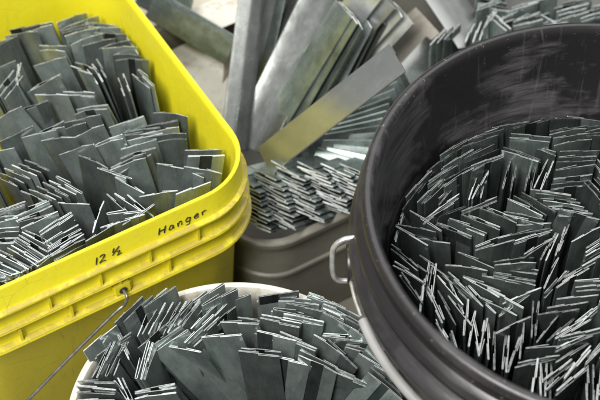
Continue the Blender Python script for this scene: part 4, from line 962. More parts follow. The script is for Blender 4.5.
K 0.2411 0.5661 0.4105 0.762 -0.036 -0.042|angled left, third of three, near right in black tub
K 0.2181 0.5455 0.4034 0.662 -0.009 -0.103|slanting left, rear of a pair, near right in black tub, leftmost
K 0.2185 0.5445 0.3991 0.644 -0.027 -0.104|slanting left, front of a pair, near right in black tub, leftmost
K 0.1868 0.5431 0.4084 1.374 -0.032 -0.057|edge-on, rear of a pair, near centre in black tub, rightmost
K 0.1911 0.5385 0.4098 1.427 -0.005 -0.058|edge-on, front of a pair, near right in black tub, leftmost
K 0.1977 0.5474 0.4017 1.412 0.016 -0.052|edge-on, rear of a pair, near right in black tub, leftmost
K 0.2011 0.5447 0.3999 1.417 -0.007 -0.121|edge-on, front of a pair, near right in black tub, second from left
K 0.2298 0.5416 0.4011 1.414 -0.049 -0.067|edge-on, first of three, near right in black tub
K 0.2325 0.5372 0.4082 1.408 -0.011 -0.042|edge-on, second of three, near right in black tub
K 0.2373 0.5373 0.4082 1.371 -0.046 -0.071|edge-on, third of three, near right in black tub
K 0.1219 0.6123 0.4061 -1.237 -0.056 -0.017|edge-on, mid-near left in black tub, leftmost
K 0.1126 0.6160 0.4074 -1.281 -0.079 0.005|edge-on, rear of a pair, mid-near left in black tub, rightmost
K 0.1116 0.6101 0.4106 -1.297 -0.084 -0.004|edge-on, front of a pair, mid-near left in black tub, rightmost
K 0.1316 0.6255 0.4021 -1.311 -0.050 0.001|edge-on, mid-near left in black tub, rightmost
K 0.1528 0.6227 0.4022 -0.979 -0.055 0.000|angled right, mid-near centre in black tub, rightmost
K 0.1640 0.6132 0.4057 -0.624 -0.099 -0.002|slanting right, mid-near centre in black tub, second from left
K 0.1711 0.6199 0.4086 -0.608 -0.043 -0.010|slanting right, mid-near centre in black tub, rightmost
K 0.1401 0.6248 0.4085 -0.927 -0.080 -0.010|angled right, mid-near centre in black tub, leftmost
K 0.1017 0.6209 0.4066 1.433 -0.093 -0.017|edge-on, rear of a pair, mid-near left in black tub, leftmost
K 0.1014 0.6204 0.4025 1.449 -0.088 -0.048|edge-on, front of a pair, mid-near left in black tub, leftmost
K 0.1196 0.5875 0.4009 -1.169 -0.115 -0.026|angled right, rear of a pair, near left in black tub
K 0.1180 0.5803 0.4077 -1.199 -0.066 -0.019|angled right, front of a pair, near left in black tub
K 0.1268 0.5724 0.4045 -1.380 -0.061 -0.038|edge-on, rear of a pair, near left in black tub
K 0.1261 0.5719 0.4003 -1.384 -0.073 -0.026|edge-on, front of a pair, near left in black tub
K 0.1447 0.5832 0.4028 -1.540 -0.052 -0.083|edge-on, near centre in black tub, third from left
K 0.2808 0.7133 0.4102 -0.247 0.024 0.032|broadside, first of three, middle right in black tub
K 0.2809 0.7037 0.4108 -0.234 0.008 0.050|broadside, second of three, middle right in black tub
K 0.2820 0.6961 0.4080 -0.250 0.010 0.036|broadside, third of three, middle right in black tub
K 0.2764 0.6636 0.4082 0.370 -0.017 0.022|slanting left, first of three, mid-near right in black tub
K 0.2751 0.6604 0.4082 0.392 0.025 -0.014|slanting left, second of three, mid-near right in black tub
K 0.2728 0.6555 0.4097 0.392 0.025 0.035|slanting left, third of three, mid-near right in black tub
K 0.2688 0.6175 0.4006 -0.353 -0.009 0.011|slanting right, first of three, mid-near right in black tub
K 0.2648 0.6074 0.4109 -0.357 0.079 0.014|slanting right, second of three, mid-near right in black tub
K 0.2642 0.6061 0.4089 -0.331 0.055 0.003|slanting right, third of three, near right in black tub
K 0.2622 0.5724 0.4092 0.312 -0.023 -0.033|slanting left, first of three, near right in black tub, rightmost
K 0.2599 0.5696 0.4099 0.318 -0.016 -0.080|slanting left, second of three, near right in black tub, rightmost
K 0.2588 0.5669 0.4077 0.299 0.027 -0.044|slanting left, third of three, near right in black tub, rightmost
K 0.2573 0.5413 0.4030 0.132 -0.051 -0.049|broadside, first of three, near right in black tub
K 0.2541 0.5353 0.4071 0.151 -0.023 -0.070|broadside, second of three, near right in black tub
K 0.2519 0.5313 0.4094 0.156 -0.008 -0.061|broadside, third of three, near right in black tub
K 0.3021 0.8116 0.4118 -0.248 0.064 0.183|broadside, rear of a pair, far right in black tub, fifth from left
K 0.3020 0.8132 0.4186 -0.258 0.057 0.155|broadside, front of a pair, far right in black tub, fifth from left
K 0.3017 0.7918 0.4153 0.140 0.018 0.123|broadside, first of three, far right in black tub
K 0.3017 0.7910 0.4122 0.137 -0.002 0.134|broadside, second of three, far right in black tub
K 0.2995 0.7861 0.4124 0.101 0.017 0.116|broadside, third of three, far right in black tub
K 0.1803 0.6191 0.4016 0.633 -0.023 0.055|slanting left, rear of a pair, mid-near centre in black tub
K 0.1797 0.6158 0.4029 0.628 -0.106 -0.019|slanting left, front of a pair, mid-near centre in black tub
K 0.1744 0.5923 0.4105 0.499 -0.066 0.008|slanting left, near centre in black tub, leftmost
K 0.2249 0.5817 0.4033 0.414 -0.016 -0.019|slanting left, rear of a pair, near right in black tub, third from left
K 0.2226 0.5740 0.4102 0.391 -0.027 -0.057|slanting left, front of a pair, near right in black tub, third from left
K 0.2510 0.6926 0.4021 0.563 -0.007 0.025|slanting left, middle right in black tub
K 0.2213 0.5699 0.4031 0.577 0.013 -0.054|slanting left, near right in black tub, leftmost
K 0.1322 0.6081 0.4062 -1.078 -0.120 -0.005|angled right, near left in black tub
K 0.1856 0.6229 0.4075 0.349 -0.051 -0.020|slanting left, mid-near centre in black tub
K 0.3205 0.7959 0.4206 0.221 0.151 0.232|broadside, rear of a pair, far right in black tub, rightmost
K 0.3203 0.7950 0.4134 0.200 0.099 0.262|broadside, front of a pair, far right in black tub, rightmost
K 0.3320 0.7993 0.4142 -0.394 0.103 0.148|slanting right, rear of a pair, far right in black tub
K 0.3325 0.7983 0.4122 -0.384 0.082 0.153|slanting right, front of a pair, far right in black tub
K 0.3308 0.7717 0.4104 -0.782 0.048 0.072|slanting right, rear of a pair, mid-far right in black tub
K 0.3275 0.7651 0.4135 -0.839 0.082 0.047|slanting right, front of a pair, mid-far right in black tub
K 0.3282 0.7322 0.4089 -0.184 0.080 0.069|broadside, rear of a pair, mid-far right in black tub, leftmost
K 0.3266 0.7266 0.4109 -0.189 0.040 0.021|broadside, front of a pair, mid-far right in black tub, leftmost
K 0.3228 0.6987 0.3993 1.039 0.033 0.018|edge-on, middle right in black tub
K 0.3099 0.6527 0.4067 1.079 0.066 -0.021|edge-on, rear of a pair, mid-near right in black tub
K 0.3094 0.6519 0.4034 1.073 0.039 0.037|edge-on, front of a pair, mid-near right in black tub
K 0.3073 0.6221 0.4013 -0.181 0.014 0.038|broadside, rear of a pair, mid-near right in black tub, leftmost
K 0.3025 0.6126 0.4099 -0.190 0.050 0.017|broadside, front of a pair, mid-near right in black tub, leftmost
K 0.3004 0.5844 0.4093 -0.277 0.017 -0.045|slanting right, rear of a pair, near right in black tub
K 0.3019 0.5869 0.4005 -0.284 0.039 0.013|slanting right, front of a pair, near right in black tub
K 0.2928 0.5571 0.4063 0.215 0.031 -0.089|broadside, near right in black tub, rightmost
K 0.2881 0.5220 0.4107 0.042 -0.048 -0.026|broadside, rear of a pair, near right in black tub, leftmost
K 0.2884 0.5227 0.4054 0.099 0.021 -0.076|broadside, front of a pair, near right in black tub, leftmost
K 0.3338 0.7830 0.4150 0.537 0.165 0.246|slanting left, rear of a pair, far right in black tub
K 0.3343 0.7834 0.4193 0.535 0.160 0.251|slanting left, front of a pair, far right in black tub
K 0.3476 0.7843 0.4148 -0.219 0.124 0.165|broadside, far right in black tub, rightmost
K 0.3573 0.7682 0.4089 0.093 0.102 0.130|broadside, rear of a pair, mid-far right in black tub, second from left
K 0.3584 0.7675 0.4084 0.071 0.119 0.114|broadside, front of a pair, mid-far right in black tub, second from left
K 0.3546 0.7386 0.4010 0.530 0.042 0.106|slanting left, rear of a pair, mid-far right in black tub
K 0.3495 0.7266 0.4107 0.501 0.037 0.094|slanting left, front of a pair, mid-far right in black tub
K 0.3447 0.6937 0.4043 -1.159 0.083 0.027|angled right, middle right in black tub
K 0.3333 0.6539 0.4069 -0.246 0.026 0.001|broadside, rear of a pair, mid-near right in black tub, rightmost
K 0.3314 0.6492 0.4081 -0.304 0.076 -0.054|broadside, front of a pair, mid-near right in black tub, rightmost
K 0.3300 0.6164 0.4072 0.586 0.063 0.068|slanting left, rear of a pair, mid-near right in black tub, second from left
K 0.3278 0.6124 0.4088 0.569 0.075 0.015|slanting left, front of a pair, mid-near right in black tub, second from left
K 0.3248 0.5917 0.4046 0.340 0.051 -0.078|slanting left, near right in black tub, rightmost
K 0.3206 0.5601 0.4004 1.174 0.051 -0.036|edge-on, rear of a pair, near right in black tub, rightmost
K 0.3162 0.5513 0.4100 1.154 0.071 -0.043|edge-on, front of a pair, near right in black tub, rightmost
K 0.3570 0.7688 0.4156 1.570 0.183 0.204|edge-on, rear of a pair, mid-far right in black tub
K 0.3591 0.7687 0.4214 1.593 0.169 0.178|edge-on, front of a pair, mid-far right in black tub
K 0.3701 0.7605 0.4103 -0.203 0.121 0.116|broadside, rear of a pair, mid-far right in black tub, rightmost
K 0.3714 0.7562 0.4154 -0.183 0.120 0.100|broadside, front of a pair, mid-far right in black tub, rightmost
K 0.3729 0.7342 0.4035 -0.326 0.084 0.082|slanting right, mid-far right in black tub
K 0.3628 0.6861 0.4104 -0.738 0.070 0.015|slanting right, middle right in black tub
K 0.3604 0.6578 0.4063 -0.388 0.039 -0.016|slanting right, rear of a pair, mid-near right in black tub, leftmost
K 0.3589 0.6552 0.4051 -0.395 0.140 0.049|slanting right, front of a pair, mid-near right in black tub, leftmost
K 0.3575 0.6285 0.3990 0.777 0.102 0.021|angled left, rear of a pair, mid-near right in black tub, rightmost
K 0.3521 0.6207 0.4061 0.807 0.070 -0.011|angled left, front of a pair, mid-near right in black tub, rightmost
K 0.3413 0.5873 0.4096 -1.261 0.050 -0.060|angled right, rear of a pair, near right in black tub
K 0.3424 0.5898 0.4003 -1.324 0.052 -0.033|angled right, front of a pair, near right in black tub
K 0.3346 0.5548 0.4065 0.388 0.026 -0.063|slanting left, rear of a pair, near right in black tub, rightmost
K 0.3345 0.5558 0.4009 0.391 0.035 -0.029|slanting left, front of a pair, near right in black tub, rightmost
K 0.3768 0.7436 0.4109 0.284 0.202 0.110|slanting left, mid-far right in black tub
K 0.3875 0.7269 0.4092 0.838 0.153 0.088|angled left, mid-far right in black tub
K 0.3901 0.6920 0.4030 0.094 0.139 0.031|broadside, middle right in black tub, rightmost
K 0.3789 0.6581 0.4012 0.481 0.055 0.020|slanting left, rear of a pair, mid-near right in black tub, rightmost
K 0.3739 0.6491 0.4102 0.494 0.079 0.004|slanting left, front of a pair, mid-near right in black tub, rightmost
K 0.3733 0.6283 0.3995 -0.439 0.090 0.033|slanting right, rear of a pair, mid-near right in black tub, rightmost
K 0.3704 0.6246 0.4002 -0.447 0.112 -0.013|slanting right, front of a pair, mid-near right in black tub, rightmost
K 0.3610 0.5879 0.4098 0.147 0.018 -0.012|broadside, rear of a pair, near right in black tub, rightmost
K 0.3623 0.5895 0.4022 0.143 0.067 -0.042|broadside, front of a pair, near right in black tub, rightmost
K 0.3915 0.7243 0.4010 -0.192 0.217 0.064|broadside, middle right in black tub, leftmost
K 0.4021 0.6931 0.4049 0.288 0.154 0.065|slanting left, rear of a pair, middle right in black tub, rightmost
K 0.4037 0.6890 0.4072 0.282 0.159 0.043|slanting left, front of a pair, middle right in black tub
K 0.4014 0.6572 0.4004 0.244 0.137 0.013|broadside, mid-near right in black tub, rightmost
T 0.2247 1.1421 0.2673 0.492 -0.041 0.132|slanting left, first of three, visible left in grey tub
T 0.2225 1.1299 0.2745 0.550 -0.054 0.097|slanting left, second of three, visible left in grey tub
T 0.2185 1.1216 0.2760 0.487 -0.065 0.073|slanting left, third of three, visible left in grey tub
T 0.2476 1.1033 0.2717 0.417 0.010 0.137|slanting left, first of three, visible centre in grey tub, leftmost
T 0.2601 1.1099 0.2685 0.384 -0.062 0.060|slanting left, second of three, visible centre in grey tub, second from left
T 0.2722 1.1117 0.2690 0.335 -0.053 0.090|slanting left, third of three, visible centre in grey tub, second from left
T 0.2933 1.1055 0.2670 0.254 -0.066 0.132|broadside, first of three, visible right in grey tub, leftmost
T 0.2895 1.0940 0.2728 0.250 -0.066 0.108|broadside, second of three, visible right in grey tub, leftmost
T 0.2892 1.0953 0.2668 0.254 -0.018 0.109|broadside, third of three, visible right in grey tub, leftmost
T 0.3530 1.1096 0.2647 0.204 -0.093 0.095|broadside, first of three, visible right in grey tub, rightmost
T 0.3537 1.1128 0.2737 0.172 -0.044 0.104|broadside, second of three, visible right in grey tub, rightmost
T 0.3588 1.1325 0.2684 0.182 -0.023 0.096|broadside, third of three, visible right in grey tub, rightmost
T 0.2629 1.1347 0.2678 0.417 -0.016 0.119|slanting left, first of three, visible centre in grey tub, second from left
T 0.2599 1.1222 0.2747 0.422 -0.053 0.082|slanting left, second of three, visible centre in grey tub, leftmost
T 0.2575 1.1208 0.2711 0.436 -0.041 0.100|slanting left, third of three, visible centre in grey tub, leftmost
T 0.2196 1.1084 0.2722 1.079 -0.044 0.086|angled left, rear of a pair, visible left in grey tub
T 0.2179 1.0997 0.2749 1.051 -0.064 0.104|angled left, front of a pair, visible left in grey tub
T 0.3238 1.1377 0.2701 0.313 -0.010 0.115|slanting left, first of three, visible right in grey tub
T 0.3237 1.1358 0.2669 0.271 -0.036 0.114|slanting left, second of three, visible right in grey tub
T 0.3189 1.1233 0.2733 0.320 -0.068 0.012|slanting left, third of three, visible right in grey tub
T 0.2256 1.0964 0.2733 -1.033 -0.038 0.121|angled right, first of three, visible left in grey tub
T 0.2309 1.1004 0.2730 -1.010 -0.082 0.012|angled right, second of three, visible centre in grey tub
T 0.2368 1.1124 0.2651 -0.988 -0.015 0.124|angled right, third of three, visible centre in grey tub
T 0.2472 1.1238 0.2660 0.675 -0.034 0.065|slanting left, rear of a pair, visible centre in grey tub, leftmost
T 0.2441 1.1128 0.2714 0.664 -0.052 0.077|slanting left, front of a pair, visible centre in grey tub, leftmost
T 0.2628 1.1146 0.2679 0.475 -0.060 0.073|slanting left, rear of a pair, visible centre in grey tub, rightmost
T 0.2603 1.1062 0.2719 0.510 0.001 0.083|slanting left, front of a pair, visible centre in grey tub, rightmost
T 0.2611 1.0953 0.2740 0.287 -0.078 0.066|broadside, visible centre in grey tub
T 0.2907 1.0995 0.2721 -0.771 -0.015 0.066|slanting right, visible right in grey tub
T 0.3134 1.1338 0.2671 0.288 -0.049 0.090|broadside, first of four, visible right in grey tub
T 0.3142 1.1242 0.2706 0.321 -0.063 0.123|broadside, second of four, visible right in grey tub
T 0.3157 1.1179 0.2706 0.324 -0.024 0.061|broadside, third of four, visible right in grey tub
T 0.3171 1.1112 0.2708 0.342 -0.085 0.101|broadside, fourth of four, visible right in grey tub
T 0.3409 1.1263 0.2653 0.342 -0.079 0.094|slanting left, first of five, visible right in grey tub
T 0.3391 1.1105 0.2741 0.362 -0.055 0.125|slanting left, second of five, visible right in grey tub
T 0.3387 1.1040 0.2740 0.374 0.000 0.086|slanting left, third of five, visible right in grey tub
T 0.3430 1.1079 0.2643 0.384 -0.084 0.094|slanting left, fourth of five, visible right in grey tub
T 0.3424 1.0988 0.2675 0.355 -0.041 0.088|slanting left, fifth of five, visible right in grey tub
T 0.2226 1.1335 0.2735 -0.322 0.016 0.087|slanting right, first of three, visible left in grey tub
T 0.2238 1.1250 0.2751 -0.297 0.017 0.061|slanting right, second of three, visible left in grey tub
T 0.2253 1.1185 0.2734 -0.256 -0.063 0.081|slanting right, third of three, visible left in grey tub
T 0.2859 1.1464 0.2688 0.344 -0.045 0.103|slanting left, first of three, visible centre in grey tub, rightmost
T 0.2822 1.1363 0.2729 0.329 -0.029 0.120|slanting left, second of three, visible centre in grey tub, rightmost
T 0.2833 1.1385 0.2658 0.339 -0.070 0.130|slanting left, third of three, visible centre in grey tub, rightmost
T 0.1576 1.0795 0.2682 0.947 -0.067 0.105|angled left, first of three, visible left in plastic tote
T 0.1654 1.0808 0.2709 0.970 -0.062 0.106|angled left, second of three, visible left in plastic tote
T 0.1739 1.0850 0.2706 0.950 -0.018 0.066|angled left, third of three, visible left in plastic tote
T 0.1932 1.0804 0.2734 1.190 -0.075 0.076|edge-on, first of three, visible left in plastic tote
T 0.2032 1.0916 0.2652 1.233 -0.100 0.070|edge-on, second of three, visible left in plastic tote
T 0.2107 1.0933 0.2658 1.244 -0.031 0.116|edge-on, third of three, visible left in plastic tote
'''
def frame(loc, xa, za):
    za = za.normalized(); xa = (xa - za * xa.dot(za)).normalized(); ya = za.cross(xa)
    M = Matrix((xa, ya, za)).transposed().to_4x4(); M.translation = loc; return M
for ln in CLIPS.strip().split('\n'):
    d, lab = ln.split('|'); k, *v = d.split(); x, y, z, yaw, lx, ly = map(float, v)
    nm, noun, cat, where, grp = KINDS[k]
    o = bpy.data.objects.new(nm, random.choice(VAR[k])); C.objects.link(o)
    t = Vector((math.cos(yaw), math.sin(yaw), random.uniform(-.06, .06)))
    if (t.x < 0) != (random.random() < .25): t = -t       # most slots face out
    o.matrix_world = frame(Vector((x, y, z)), t, Vector((lx, ly, 1)))
    tag(o, '%s %s' % (noun, lab), cat, grp if 'tote' not in lab else 'clips standing in the tote')

